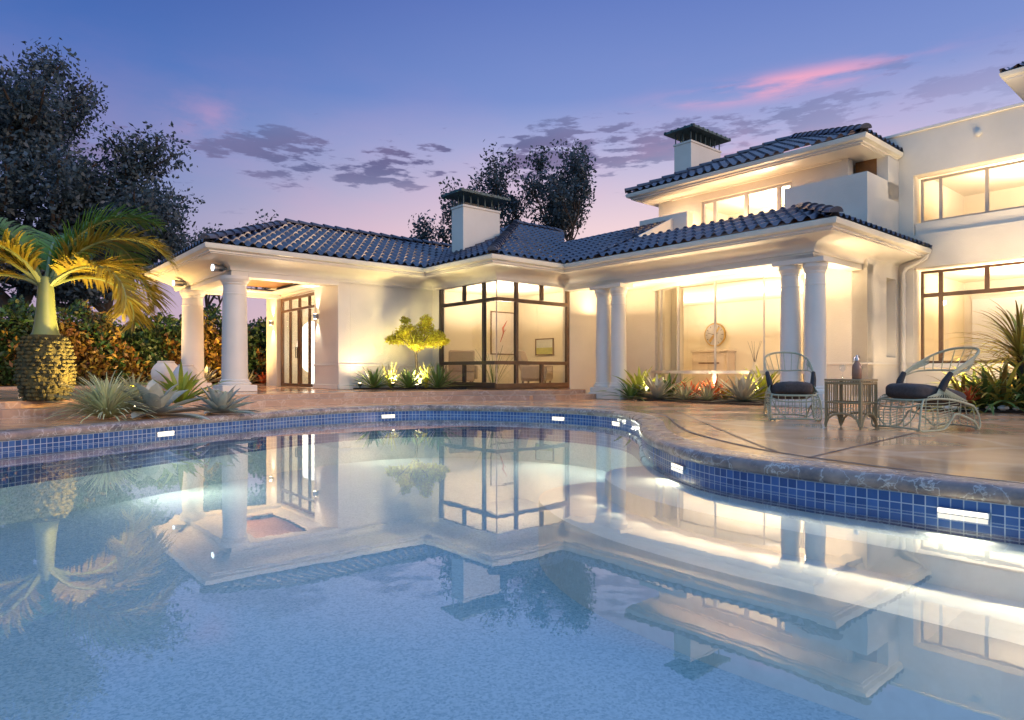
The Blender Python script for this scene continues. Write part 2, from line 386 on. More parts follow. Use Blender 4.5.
# ------------------------------------------------------------------ ground, pool, steps
POOL = [(3.06,3.41),(3.6,2.6),(4.2,1.2),(4.2,-.8),(3,-2.8),(0,-3.6),(-3.5,-3.2),(-6,-1.2),(-6.7,1.8),(-6.2,4.8),(-5.5,6.98),(-5.04,8.02),(-4.4,9.5),(-3.2,11.55),(-1.76,12.5),(-.22,12.25),(1.1,11.45),(1.72,10.4),(1.74,9.0),(1.48,7.5),(1.40,6.46),(1.53,5.35),(1.95,4.62),(2.425,4.1),(2.77,3.73)]
PO = catmull(POOL, 8)
ar = sum(PO[i-1].x*PO[i].y-PO[i].x*PO[i-1].y for i in range(len(PO)))
if ar < 0: PO.reverse()
PO = [p for p in PO]
NP = len(PO)
POUT = lambda d: offset_closed(PO, -d)       # outward (polygon runs anticlockwise)
def sheet_with_hole(outer, hole, z):
    vs = [Vector((p[0], p[1], z)) for p in outer]+[Vector((p[0], p[1], z)) for p in hole]
    tr = tessellate_polygon([[Vector((p[0], p[1], 0)) for p in outer], [Vector((p[0], p[1], 0)) for p in hole]])
    mb = MB(); fs = []
    for t in tr:
        a, b, c = [vs[i] for i in t]
        fs.append(tuple(t) if (b-a).cross(c-a).z > 0 else tuple(reversed(t)))
    mb.add(vs, fs); return mb
g = sheet_with_hole([(-900,-900),(900,-900),(900,900),(-900,900)], POUT(.15), -.04).build('ground', 'lawn'); tag(g, kind='structure')
dk = sheet_with_hole([(-16,-9),(26,-9),(26,30),(-16,30)], POUT(.285), 0.0).build('pool_deck', 'deck'); tag(dk, kind='structure')
# coping with a rounded nose, flush with the deck
cop = MB(smooth=True); cop.sharp = R(60); CT = .125
prof = [(.29, .003), (.03, .003), (.008, -.004), (-.014, -.022), (-.021, -.048), (-.014, -.078), (.006, -.096), (.03, -.10), (.29, -.10)]
rings = [POUT(d) for d, z in prof]; vs = []; fs = []
for (d, z), ring in zip(prof, rings): vs += [(p.x, p.y, z) for p in ring]
for j in range(len(prof)-1):
    for i in range(NP): fs.append((j*NP+i, j*NP+(i+1) % NP, (j+1)*NP+(i+1) % NP, (j+1)*NP+i))
cop.add(vs, [tuple(reversed(f)) for f in fs]); tag(cop.build('pool_coping', 'coping'), kind='structure')
# tiled waterline and the pool shell
WL = -.19
arc = [0.0]
for i in range(NP): arc.append(arc[-1]+(PO[(i+1) % NP]-PO[i]).length)
def wall_ring(z0, z1, mat, name, d=.02):
    mb = MB(); ring = POUT(d)
    for i in range(NP):
        p, q = ring[i], ring[(i+1) % NP]
        mb.add([(p.x,p.y,z0),(q.x,q.y,z0),(q.x,q.y,z1),(p.x,p.y,z1)], [(3,2,1,0)], [(arc[i],z1),(arc[i+1],z1),(arc[i+1],z0),(arc[i],z0)])
    mb.uv = [(u, v+.10) for u, v in mb.uv]
    return mb.build(name, mat)
tag(wall_ring(-.60, -.095, 'tileband', 'waterline_tile_band'), kind='structure')
tag(wall_ring(-1.2, -.60, 'pebble', 'pool_wall'), kind='structure')
PF = -1.0
fl = MB(); fl.prism([(p.x, p.y) for p in POUT(.05)], PF-.1, PF); tag(fl.build('pool_floor', 'pebble'), kind='structure')
wt = MB(); ring = POUT(.019)
tr = tessellate_polygon([[Vector((p.x, p.y, 0)) for p in ring]])
wt.add([(p.x, p.y, WL) for p in ring], [tuple(t) if (ring[t[1]]-ring[t[0]]).cross(ring[t[2]]-ring[t[0]]) > 0 else tuple(reversed(t)) for t in tr])
tag(wt.build('water', 'water'), kind='structure')
# submerged steps along the right side
idx = sorted(range(NP), key=lambda i: (PO[i]-Vector((1.40, 6.7))).length)[0]
run = []; i = idx; 
stp = 1 if PO[(idx+3) % NP].y < PO[idx].y else -1
while len(run) < 60:
    run.append(PO[i % NP]); i += stp
    if run[-1].y < .6 and run[-1].x > 3: break
def tread(width, z, z0):
    n = len(run); w = []
    for k in range(n):
        s = min(1, k/7.0); w.append(width*math.sqrt(max(0, 1-(1-s)**2)))
    inner = offset_open(run, [x*(-1 if stp == 1 else 1) for x in w]); test = offset_open(run, .1)
    cen = Vector((0, 2.0))
    if (inner[n//2]-cen).length > (run[n//2]-cen).length: inner = offset_open(run, [x*(1 if stp == 1 else -1) for x in w])
    poly = run+list(reversed(inner)); poly = [(p.x, p.y) for p in poly]
    a = sum(poly[i-1][0]*poly[i][1]-poly[i][0]*poly[i-1][1] for i in range(len(poly)))
    if a < 0: poly.reverse()
    clean = [poly[0]]
    for p in poly[1:]:
        if (Vector(p)-Vector(clean[-1])).length > 1e-3: clean.append(p)
    return MB().prism(clean, z0, z)
tag(tread(.60, -.31, PF).build('pool_bench_step', 'plaster', bevel=.015), kind='structure')
tag(tread(1.22, -.46, PF).build('pool_lower_step', 'plaster', bevel=.015), kind='structure')
# dark joints that follow the pool
def strip(pts, w, z, name, k=8):
    c = catmull(pts, k, closed=False); a = offset_open(c, w/2); b = offset_open(c, -w/2); n = len(c); mb = MB()
    mb.add([(p.x,p.y,z) for p in a]+[(p.x,p.y,z) for p in b], [(i+1, i, n+i, n+i+1) for i in range(n-1)])
    return tag(mb.build(name, 'joint'), kind='structure')
strip([(.4,12.75),(1.55,12.2),(2.15,11.1),(2.25,9.6),(2.0,7.9),(1.93,6.77),(2.11,5.45),(2.57,4.46),(2.99,3.83),(3.7,3.0),(4.6,1.8)], .034, .004, 'deck_joint')
strip([(2.9,12.6),(2.25,6.5),(2.18,5.4)], .018, .0045, 'deck_joint')
strip([(4.3,7.0),(2.25,4.98)], .02, .004, 'deck_joint')
strip([(3.6,10.9),(9,8.3)], .02, .004, 'deck_joint')
# raised terrace with two steps
T2 = catmull([(-15,9.2),(-10,9.25),(-7.5,9.35),(-6.9,10.2),(-6.1,11.4),(-5.2,12.2),(-3.5,13.45),(-1.6,14.6),(-.2,14.93),(.55,15.0)], 6, closed=False)
cA = W(10.5, 10.95).to_2d(); cB = W(11.62, 10.95).to_2d()
T2 = T2+[cA, cB]
T1 = [p for p in offset_open(T2[:-2], -.38)]
cA1 = W(10.25, 10.57).to_2d(); cB1 = W(11.62, 10.57).to_2d()
T1 = T1[:-2]+[cA1-Vector((.5, -.02)), cA1, cB1]
back = [W(11.62, 13).to_2d(), W(16, 24).to_2d(), Vector((-15, 26))]
tag(MB().prism([tuple(p) for p in T2+back], .12, .22).build('terrace_floor', 'deck', bevel=.012), kind='structure')
tag(MB().prism([tuple(p) for p in T1+back], .0, .115).build('terrace_step', 'step', bevel=.015), kind='structure')
# stone facing of the upper riser, set proud of the terrace edge
fac = MB(); o1 = offset_open(T2, -.012); o0 = offset_open(T2, .05); n = len(T2)
for z0, z1 in ((.1155, .204),):
    fac.add([(p.x,p.y,z0) for p in o1]+[(p.x,p.y,z1) for p in o1], [(i, i+1, n+i+1, n+i) for i in range(n-1)])
tag(fac.build('terrace_riser', 'step'), kind='structure')
# ------------------------------------------------------------------ the house (meshes written in house axes a, b)
house = thing('house', 'cream stucco house with columned porches, lit windows and dark blue tiled roofs', 'house', W(*HO), TH)
OFF = (HO[0], HO[1], 0)
def HB(mb, name, mat, parent=house, bevel=0.0): return mb.build(name, mat, parent, OFF, bevel)
def wall(axis, p0, p1, t0, t1, z0, z1, ops=()):
    """wall slab between planes p0..p1 running t0..t1 along axis, with rectangular openings (t0,t1,z0,z1)"""
    ts = sorted({t0, t1, *[x for o in ops for x in o[:2] if t0 < x < t1]}); zs = sorted({z0, z1, *[x for o in ops for x in o[2:] if z0 < x < z1]})
    fill = lambda i, j: 0 <= i < len(ts)-1 and 0 <= j < len(zs)-1 and not any(o[0]-1e-6 <= ts[i] and ts[i+1] <= o[1]+1e-6 and o[2]-1e-6 <= zs[j] and zs[j+1] <= o[3]+1e-6 for o in ops)
    P = (lambda t, p, z: (t, p, z)) if axis == 'a' else (lambda t, p, z: (p, t, z))
    mb = MB()
    def q(*v): mb.add(list(v), [(0, 1, 2, 3)])
    for i in range(len(ts)-1):
        for j in range(len(zs)-1):
            if not fill(i, j): continue
            a, b, c, d = ts[i], ts[i+1], zs[j], zs[j+1]
            q(P(a,p0,c), P(b,p0,c), P(b,p0,d), P(a,p0,d)); q(P(b,p1,c), P(a,p1,c), P(a,p1,d), P(b,p1,d))
            if not fill(i-1, j): q(P(a,p1,c), P(a,p0,c), P(a,p0,d), P(a,p1,d))
            if not fill(i+1, j): q(P(b,p0,c), P(b,p1,c), P(b,p1,d), P(b,p0,d))
            if not fill(i, j-1): q(P(a,p1,c), P(b,p1,c), P(b,p0,c), P(a,p0,c))
            if not fill(i, j+1): q(P(a,p0,d), P(b,p0,d), P(b,p1,d), P(a,p1,d))
    bm = bmesh.new(); me = bpy.data.meshes.new('t'); me.from_pydata(mb.v, [], mb.f); bm.from_mesh(me)
    bmesh.ops.remove_doubles(bm, verts=bm.verts, dist=1e-5); bmesh.ops.recalc_face_normals(bm, faces=bm.faces)
    r = MB(); r.v = [tuple(v.co) for v in bm.verts]; r.f = [tuple(v.index for v in f.verts) for f in bm.faces]; bm.free(); bpy.data.meshes.remove(me)
    return r
def window(axis, p, t0, t1, z0, z1, vb=(), hb=(), fw=.06, dp=.07, mat='bronze', parent=house, name='window', inward=1, bw=None, jamb0=True):
    """glazed frame at plane p, depth dp inward; vb = (t, z0, z1), hb = (z, t0, t1); window > frame is the part itself, pane its sub-part"""
    bw = bw or fw
    P = (lambda mb, a, b, c, d, e, f: mb.box(a, b, c, d, e, f)) if axis == 'a' else (lambda mb, a, b, c, d, e, f: mb.box(c, d, a, b, e, f))
    q = p+dp*inward; e = .003*inward
    fr = MB()
    if jamb0: P(fr, t0, t0+fw, p, q, z0, z1)
    P(fr, t1-fw, t1, p, q, z0, z1); t0_ = t0; t0 = t0 if jamb0 else t0-fw
    P(fr, t0+fw, t1-fw, p+e, q-e, z1-fw, z1); P(fr, t0+fw, t1-fw, p+e, q-e, z0, z0+fw*1.3)
    for (z, a, b) in hb: P(fr, max(a, t0+fw), min(b, t1-fw), p-e, q+e, z-bw/2, z+bw/2)
    for (t, a, b) in vb: P(fr, t-bw/2, t+bw/2, p+2*e, q-2*e, max(a, z0+fw*1.3), min(b, z1-fw))
    f = HB(fr, name, mat, parent, .004)
    gl = MB(); m = p+dp*.5*inward; t0 = t0_
    P(gl, t0+.01, t1-.01, m-.003, m+.003, z0+.01, z1-.01)
    HB(gl, 'pane', 'glass', f); return f
def sweep(path, prof, side=1, smooth=True):
    """profile (d, z) carried along a plan path with mitred corners; d grows to the left of travel when side = 1"""
    P = [Vector(p) for p in path]; n = len(P); rings = []
    nrm = lambda p, q: Vector((-(q-p).y, (q-p).x)).normalized()*side
    for i in range(n):
        if i == 0: m = nrm(P[0], P[1])
        elif i == n-1: m = nrm(P[-2], P[-1])
        else:
            a, b = nrm(P[i-1], P[i]), nrm(P[i], P[i+1]); m = (a+b)/(1+a.dot(b))
        rings.append([(P[i].x+m.x*d, P[i].y+m.y*d, z) for d, z in prof])
    mb = MB(smooth=smooth); mb.sharp = R(32); k = len(prof); vs = [v for r in rings for v in r]; fs = []
    for i in range(n-1):
        for j in range(k-1):
            f = (i*k+j, i*k+j+1, (i+1)*k+j+1, (i+1)*k+j); fs.append(f if side == 1 else tuple(reversed(f)))
    return mb.add(vs, fs)
def roof_slope(poly, axis, e0, sgn, k, z0, tw=.225, cl=.33, name='roof_slope', amp=.06):
    """barrel tiles over a plan polygon; the eave lies at axis = e0 and the roof climbs with slope k in direction sgn"""
    ai = 0 if axis == 'a' else 1
    ss = [(p[ai]-e0)*sgn for p in poly]; tt = [p[1-ai] for p in poly]
    s1 = max(ss); t0, t1 = min(tt)-.3, max(tt)+.3
    nt_ = int((t1-t0)/tw)+1; ns = int((s1+.1)/cl)+1; sub = 8
    vs = []; fs = []; uvs = []; lo = -.05
    ncol = nt_*sub+1
    def prf(i):
        ph = (i % sub)/sub
        return amp*max(0.0, math.sin(PI*min(1, ph/.62)))**.8 if ph < .62 else -.012*math.sin(PI*(ph-.62)/.38)
    rows = []
    for j in range(ns):
        rows.append((lo+j*cl, .036, j)); rows.append((lo+(j+1)*cl-.002, .004, j))
    for (s, lift, j) in rows:
        for i in range(ncol):
            t = t0+i*tw/sub; z = z0+k*s+prf(i)+lift+.012
            p = [0, 0, z]; p[ai] = e0+sgn*s; p[1-ai] = t; vs.append(tuple(p))
    bm = bmesh.new(); bv = [bm.verts.new(v) for v in vs]; ul = bm.loops.layers.uv.new('UVMap')
    for r in range(len(rows)-1):
        for i in range(ncol-1):
            f = bm.faces.new((bv[r*ncol+i], bv[r*ncol+i+1], bv[(r+1)*ncol+i+1], bv[(r+1)*ncol+i])); f.smooth = True
            u = (i//sub+.5, rows[r][2]+.5)
            for l in f.loops: l[ul].uv = u
    # front edge of the lowest course
    cen = Vector((sum(p[0] for p in poly)/len(poly), sum(p[1] for p in poly)/len(poly), 0))
    for i in range(len(poly)):
        a = Vector((*poly[i], 0)); b = Vector((*poly[(i+1) % len(poly)], 0)); no = Vector((-(b-a).y, (b-a).x, 0)).normalized()
        if no.dot(cen-a) > 0: no = -no
        eave = abs((a[ai]-e0)) < 1e-6 and abs(b[ai]-e0) < 1e-6
        bmesh.ops.bisect_plane(bm, geom=bm.verts[:]+bm.edges[:]+bm.faces[:], plane_co=a+no*(.06 if eave else .0), plane_no=no, clear_outer=True)
    bmesh.ops.recalc_face_normals(bm, faces=bm.faces)
    if sum(f.normal.z for f in bm.faces) < 0: bmesh.ops.reverse_faces(bm, faces=bm.faces)
    me = bpy.data.meshes.new(name)
    for v in bm.verts: v.co -= Vector((OFF[0], OFF[1], 0))
    bm.to_mesh(me); bm.free(); me.materials.append(M['roof']); me.set_sharp_from_angle(angle=R(50))
    o = bpy.data.objects.new(name, me); COL.objects.link(o); o.parent = house; return o
def ridge(p, q, parent, step=.34, r=.105):
    """overlapping half-round caps from p up to q"""
    p, q = Vector(p), Vector(q); d = (q-p); L = d.length; d.normalize(); n = max(1, int(L/step)); mb = MB(smooth=True)
    side = Vector((-d.y, d.x, 0)).normalized(); up = d.cross(side)
    if up.z < 0: up = -up
    for i in range(n):
        a = p+d*(i*step-.05); b = p+d*((i+1)*step+.02); vs = []; seg = 8
        for c, rr, up0 in ((a, r*1.08, .03), (b, r*.9, .0)):
            for j in range(seg+1):
                th = PI*j/seg; vs.append(c+side*math.cos(th)*rr+up*(math.sin(th)*rr*.85+up0-.01))
        fs = [(j, j+1, seg+2+j, seg+1+j) for j in range(seg)]+[tuple(range(seg+1))]
        mb.add([tuple(v) for v in vs], fs, [(i+.5, 40.5)]*(4*seg+seg+1))
    return HB(mb, 'ridge_cap', 'roof', parent)

Z0 = 3.21; K = .44
# lower roofs
r1 = roof_slope([(3.8,13.83),(8.9,13.83),(11.57,16.5),(6.47,16.5)], 'b', 13.83, 1, K, Z0)
r2 = roof_slope([(3.8,13.83),(6.47,16.5),(3.8,19.2)], 'a', 3.8, 1, K, Z0)
r3 = roof_slope([(3.8,19.2),(6.47,16.53),(15,16.53),(15,19.2)], 'b', 19.2, -1, K, Z0)
r4 = roof_slope([(8.9,11.15),(8.9,13.83),(11.57,16.5),(13.8,16.05)], 'a', 8.9, 1, K, Z0)
r5 = roof_slope([(8.9,11.15),(11.09,11.15),(13.9,13.96),(15.99,16.05),(13.8,16.05)], 'b', 11.15, 1, K, Z0)
r6 = roof_slope([(11.09,11.15),(11.09,10.1),(13.9,10.1),(13.9,13.96)], 'a', 11.09, 1, K, Z0)
r7 = roof_slope([(11.09,10.1),(11.09,4.81),(12.4,6.12),(12.4,10.1)], 'a', 11.09, 1, K, Z0)
r8 = roof_slope([(11.09,4.81),(15.56,4.81),(15.56,5.4),(13.9,6.12),(12.4,6.12)], 'b', 4.81, 1, K, Z0)
h = lambda s: Z0+K*s+.06
ridge((3.8,13.83,h(0)), (6.47,16.5,h(2.67)), r1); ridge((6.47,16.5,h(2.67)), (11.6,16.5,h(2.67)), r1)
ridge((3.8,19.2,h(0)), (6.47,16.53,h(2.67)), r3)
ridge((8.9,11.15,h(0)), (13.8,16.05,h(4.9)), r5); ridge((13.8,16.05,h(4.9)), (16,16.05,h(4.9)), r5)
ridge((11.09,4.81,h(0)), (12.4,6.12,h(1.31)), r7)
# flashing and the small cheek where the porch roof steps back
HB(MB().box(12.40,12.44,6.12,10.1,Z0+K*1.31-.15,Z0+K*1.31+.055), 'flashing', 'trim')
ck = MB(); za = Z0+K*1.31
ck.add([(12.4,10.04,za-.2),(13.9,10.04,za-.2),(13.9,10.04,Z0+K*2.81+.10),(12.4,10.04,za+.07),(12.4,10.10,za-.2),(13.9,10.10,za-.2),(13.9,10.10,Z0+K*2.81+.10),(12.4,10.10,za+.07)],
       [(0,1,2,3),(7,6,5,4),(3,2,6,7),(0,3,7,4),(1,5,6,2)]); HB(ck, 'cheek_wall', 'trim')
# gutters and cornices
EAVE = [(3.8,19.2),(3.8,13.83),(8.9,13.83),(8.9,11.15),(11.09,11.15),(11.09,4.81),(15.54,4.81)]
GUT = [(.10, Z0-.02), (.01, Z0+.0), (-.025, Z0+.005), (-.045, Z0-.01), (-.04, Z0-.05), (-.02, Z0-.095), (.03, Z0-.115), (.075, Z0-.12)]
def cav(d0, d1, zt, zb, n=8): return [(d0+(d1-d0)*math.sin(PI/2*i/n), zb+(zt-zb)*math.cos(PI/2*i/n)) for i in range(n+1)]
COR = [(.06, Z0-.118), (.06, Z0-.15), (.10, Z0-.155), (.10, Z0-.175)]+cav(.12, .66, Z0-.18, Z0-.38)+[(.66, Z0-.40), (.69, Z0-.405), (.69, Z0-.44)]
HB(sweep(EAVE, GUT), 'gutter', 'gutter'); HB(sweep(EAVE, COR), 'cornice', 'trim')
# beams over the columns
BT = Z0-.30; BB = 2.69
HB(MB().box(11.80,12.12,5.50,11.83,BB,BT), 'beam', 'trim', bevel=.006)
HB(MB().box(11.80,13.90,5.50,5.80,BB+.003,BT-.003), 'beam', 'trim', bevel=.006)
HB(MB().box(4.49,4.85,14.53,18.5,BB,BT), 'beam', 'trim', bevel=.006)
HB(MB().box(4.852,6.95,14.53,14.87,BB+.003,BT-.003), 'beam', 'trim', bevel=.006)
HB(MB().box(4.852,6.95,18.16,18.5,BB+.003,BT-.003), 'beam', 'trim', bevel=.006)
# porch ceilings; the pavilion's has a wood-lined coffer
HB(MB().box(12.12,13.92,5.8,11.86,2.80,2.84), 'ceiling', 'trim')
HB(wall('a', 0, 1, 0, 1, 0, 1) if False else MB().box(4.85,5.25,14.87,18.16,2.78,2.82).box(6.55,6.95,14.87,18.16,2.78,2.82).box(5.25,6.55,14.87,15.3,2.782,2.818).box(5.25,6.55,17.7,18.16,2.782,2.818), 'ceiling', 'trim')
HB(MB().box(5.2,6.6,15.25,17.75,2.90,2.94), 'coffer_panel', 'wood')
# columns
def column(a, b, r, z0, z1, sq=None, name='column'):
    H_ = z1-z0; mb = MB(smooth=True)
    p = [(r*1.0, .0)]
    for i in range(13):
        t = i/12; p.append((r*(1-.13*t**1.8), .02+(H_-.02)*t))
    for i, (rr, zz) in enumerate(p): p[i] = (rr, zz)
    mb.lathe(p, a, b, 32, z0); c = HB(mb, name, 'trim')
    base = MB(smooth=True); base.lathe([(r*1.22,.0),(r*1.27,.02),(r*1.27,.045),(r*1.20,.065),(r*1.10,.072),(r*1.13,.085),(r*1.13,.10),(r*1.04,.125)], a, b, 32, z0-.001); HB(base, 'column_base', 'trim', c)
    q = .87*r
    cap = MB(smooth=True); cap.lathe([(q*1.0,-.40),(q*1.08,-.395),(q*1.10,-.38),(q*1.08,-.365),(q*1.0,-.36)], a, b, 32, z1)
    cap.lathe([(q*1.0,-.20),(q*1.06,-.17),(q*1.10,-.165),(q*1.10,-.14),(q*1.16,-.13),(q*1.26,-.075),(q*1.30,-.07),(q*1.30,-.0)], a, b, 32, z1); HB(cap, 'capital', 'trim', c)
    return c
for bs in ((10.57, 10.10), (5.95, 5.49)):
    mid = sum(bs)/2; 
    HB(MB().box(11.60,12.10,mid-.50,mid+.50,0.004,.15), 'plinth', 'trim', bevel=.012); HB(MB().box(11.63,12.07,mid-.47,mid+.47,.15,.27), 'plinth', 'trim', bevel=.012)
    HB(MB().box(11.62,12.08,mid-.48,mid+.48,2.60,2.689), 'abacus', 'trim', bevel=.008)
    for b in bs: column(11.85, b, .185, .27, 2.60)
for (a, b) in ((4.60, 14.66), (4.60, 17.95)):
    HB(MB().box(a-.36,a+.36,b-.36,b+.36,.222,.36), 'plinth', 'trim', bevel=.012)
    column(a, b, .265, .36, 2.689)
# --- pavilion walls
HB(wall('b', 6.95, 7.25, 14.55, 19.1, .225, 3.04, [(15.93,18.5,.225,2.72)]), 'wall', 'stucco')
HB(wall('a', 14.55, 14.85, 7.252, 9.6, .225, 3.04), 'wall', 'stucco')
HB(MB().box(6.925,6.949,14.53,15.93,.79,.83).box(6.925,7.25,14.525,14.549,.791,.829).box(7.25,9.58,14.525,14.549,.79,.83), 'dado_rail', 'trim', bevel=.004)
HB(MB().box(6.90,6.949,14.50,15.93,.226,.33).box(6.9,9.59,14.50,14.549,.2265,.329), 'skirting', 'trim', bevel=.006)
HB(MB().box(6.93,6.949,14.53,14.62,.84,2.68), 'corner_trim', 'trim')
HB(MB().box(6.95,9.6,19.1,19.3,.225,3.04).box(9.6,9.62,14.87,19.1,.225,3.04), 'wall', 'inwall')
bs = [15.93+(18.5-15.93)*i/4 for i in range(5)]
d = window('b', 7.06, 15.95, 18.48, .23, 2.70, [(t, .2, 2.30) for t in bs[1:4]]+[(t, 2.38, 2.8) for t in bs[1:4]]+[(bs[2]+.06, .2, 2.3), (bs[2]-.06, .2, 2.3)], [(2.34, 0, 99)], fw=.07, dp=.08, mat='bronze', name='french_door', bw=.055)
hm = MB(smooth=True)
for s in (-.05, .05): hm.tube([(7.05,bs[2]+s,1.30),(7.0,bs[2]+s,1.30),(7.0,bs[2]+s,1.02),(7.05,bs[2]+s,1.02)], .012, 8)
HB(hm, 'door_handle', 'darkframe', d)
# --- corner bay with its two glazed faces
HB(wall('b', 9.6, 9.85, 11.9, 14.549, 2.862, 3.04), 'wall', 'stucco'); HB(wall('a', 11.85, 12.1, 9.6, 12.0, 2.862, 3.04), 'wall', 'stucco')
HB(MB().box(9.6,9.8,14.26,14.549,.225,2.862), 'wall', 'stucco')
HB(wall('a', 11.85, 12.1, 12.0, 14.2, .0, 3.04), 'wall', 'stucco')
HB(wall('b', 9.62, 9.86, 11.87, 14.26, .225, .262), 'window_sill', 'bronze'); 
HB(wall('a', 11.87, 12.1, 9.63, 12.0, .225, .262), 'window_sill', 'bronze')
window('b', 9.6, 11.945, 14.24, .262, 2.86, [(13.19,2.4,3),(12.39,.2,3),(13.19,.2,.84)], [(2.345,0,99),(.855,0,99)], fw=.095, dp=.09, mat='darkframe', name='bay_window', bw=.085, jamb0=False)
window('a', 11.85, 9.60, 11.99, .262, 2.86, [(10.23,.2,3),(11.055,2.4,3),(11.055,.2,.84)], [(2.345,0,99),(.855,0,99)], fw=.08, dp=.09, mat='bronze', name='bay_window', bw=.085, jamb0=False)
HB(MB().box(9.605,9.625,11.87,11.89,.262,2.86), 'corner_seal', 'paleframe')
# --- porch back wall with the bow window
def bowarc(n, off=0.0, b0=6.55, b1=10.45, sag=.62, ac=13.72):
    cb = (b0+b1)/2; hw = (b1-b0)/2; rad = (hw*hw+sag*sag)/(2*sag); cx = ac-sag+rad; am = math.asin(hw/rad)
    return [(cx-(rad+off)*math.cos(am*(1-2*i/n)), cb+(rad+off)*math.sin(am*(1-2*i/n))) for i in range(n+1)]
HB(wall('b', 13.7, 14.0, 10.45, 11.85, .0, 3.2), 'wall', 'stucco'); HB(wall('b', 13.9, 14.2, 5.4, 6.55, .0, 2.81), 'wall', 'stucco')
def bowring(o0, o1, z0, z1, n=28):
    A = bowarc(n, o0); B = bowarc(n, o1); return MB(smooth=True).prism(A+list(reversed(B)), z0, z1)
HB(bowring(.10, -.16, 2.70, 2.80), 'bow_header', 'trim'); HB(bowring(.12, -.16, .60, .67), 'bow_sill', 'greyframe'); HB(bowring(.03, -.12, .004, .12), 'bow_plinth', 'trim')
bf = MB(); A = bowarc(6, 0.0)
tp = [0, .12, .30, .50, .70, .88, 1]
big = bowarc(100)
for k, t in enumerate((0.0, .09, .28, .545, .80, 1.0)):
    a, b = big[int(t*100)]; cb = 8.5; w = .016
    ang = math.atan2(b-cb, -(a-16.2))
    bf.obox((a, b), -ang, .03, w if 0 < k < 5 else .05, .674, 2.699); bf.obox((a, b), -ang, .045, w*3, .121, .599)
o = HB(bf, 'bow_window', 'greyframe', bevel=.004)
gm = MB(smooth=True); n = 40; A = bowarc(n, -.0)
gm.add([(a,b,.12) for a, b in A]+[(a,b,2.70) for a, b in A], [(i, i+1, n+2+i, n+1+i) for i in range(n)]); HB(gm, 'pane', 'glass', o)
# --- porch side wall, niche and pilaster, downpipe
HB(wall('a', 5.4, 5.7, 13.9, 15.55, .0, 3.04, [(14.88,15.38,.95,2.62)]), 'wall', 'stucco'); HB(MB().box(14.85,15.4,5.62,5.69,.93,2.64), 'niche_back', 'stucco')
HB(MB().box(13.88,15.5,5.375,5.399,.79,.83).box(13.875,13.899,5.38,6.5,.791,.829), 'dado_rail', 'trim', bevel=.004)
HB(MB().box(13.88,15.5,5.36,5.399,.004,.14).box(13.86,13.899,5.365,6.5,.0045,.139), 'skirting', 'trim', bevel=.006)
dp = MB(smooth=True); dp.tube([(15.47,4.83,3.10),(15.47,4.86,3.02),(15.47,5.0,2.95),(15.47,5.22,2.86),(15.47,5.28,2.76),(15.47,5.28,.10),(15.47,5.20,.03)], .045, 12); HB(dp, 'downpipe', 'trim')
for z in (.75, 1.7, 2.5):
    dj = MB(smooth=True); dj.lathe([(.05,-.03),(.057,-.03),(.057,.03),(.05,.03)], 15.47, 5.28, 12, z); HB(dj, 'pipe_bracket', 'trim')
# --- tall right wing
HB(wall('b', 15.56, 15.90, -7, 5.72, -.02, 5.73, [(.6,5.12,.70,2.84),(.6,5.12,3.54,4.82)]), 'wall', 'stucco')
HB(MB().box(15.52,15.94,-7,9.0,5.73,5.79), 'coping', 'trim', bevel=.008)
window('b', 15.78, .62, 5.05, 3.80, 4.76, [(t, 3, 5) for t in (4.68, 3.87, 3.05, 2.23, 1.42)], [], fw=.05, dp=.06, mat='paleframe', name='upper_window', bw=.06)
window('b', 15.78, .62, 5.05, .81, 2.79, [(4.68, .7, 3), (3.87, 2.3, 3), (2.6, .7, 3), (1.7, 2.3, 3)], [(2.27, 0, 99)], fw=.05, dp=.07, mat='bronze', name='lower_window', bw=.08)
HB(MB().box(15.62,15.9,.62,5.10,3.541,3.80), 'window_sill', 'stucco'); HB(MB().box(15.50,15.9,.62,5.10,.72,.81), 'window_sill', 'trim', bevel=.006)
HB(MB().box(15.525,15.559,-7,5.2,.78,.82), 'dado_rail', 'trim', bevel=.004)
vt = MB(smooth=True); vt.lathe([(.05,.0),(.06,.01),(.06,.04),(.03,.05)], 0, 0, 12)
vv = MB(smooth=True); vv.v = [(15.56-z, 3.95+x, 5.40+y) for x, y, z in vt.v]; vv.f = vt.f; HB(vv, 'wall_vent', 'gutter')
# --- upper storey behind a roof terrace
HB(MB().box(13.9,14.16,9.64,11.13,3.2,4.65), "terrace_parapet", "stucco", bevel=.01); HB(MB().box(13.92,14.14,11.131,17,3.2,4.53), "terrace_parapet", "stucco", bevel=.01)
HB(MB().box(13.9,14.16,5.4,7.12,3.05,4.66).box(14.161,15.55,5.4,5.66,3.05,4.66), 'terrace_parapet', 'stucco')
HB(MB().box(12.44,16,5.66,12,3.70,3.76), 'terrace_floor_slab', 'deck')
HB(wall('b', 14.5, 14.75, 6.02, 10.95, 3.76, 5.30, [(7.25,9.64,3.78,4.985)]), 'wall', 'stucco'); HB(MB().box(14.75,17,10.7,10.95,3.5,5.3), 'wall', 'stucco')
window('b', 14.56, 7.26, 9.63, 3.79, 4.98, [(9.28,3,5),(8.425,3,5),(7.60,3,5)], [], fw=.06, dp=.08, mat='greyframe', name='upper_window', bw=.09)
HB(MB().box(14.95,15.0,5.62,6.05,4.3,5.19), 'recess_panel', 'wood'); HB(MB().box(14.96,15.555,5.40,5.619,4.3,5.19), 'wall', 'stucco')
Z1 = 5.36; UE = [(17.2,11.32),(13.65,11.32),(13.65,5.35),(15.54,5.35)]
dz = Z1-Z0
HB(sweep(UE, [(d, z+dz) for d, z in GUT]), 'gutter', 'gutter')
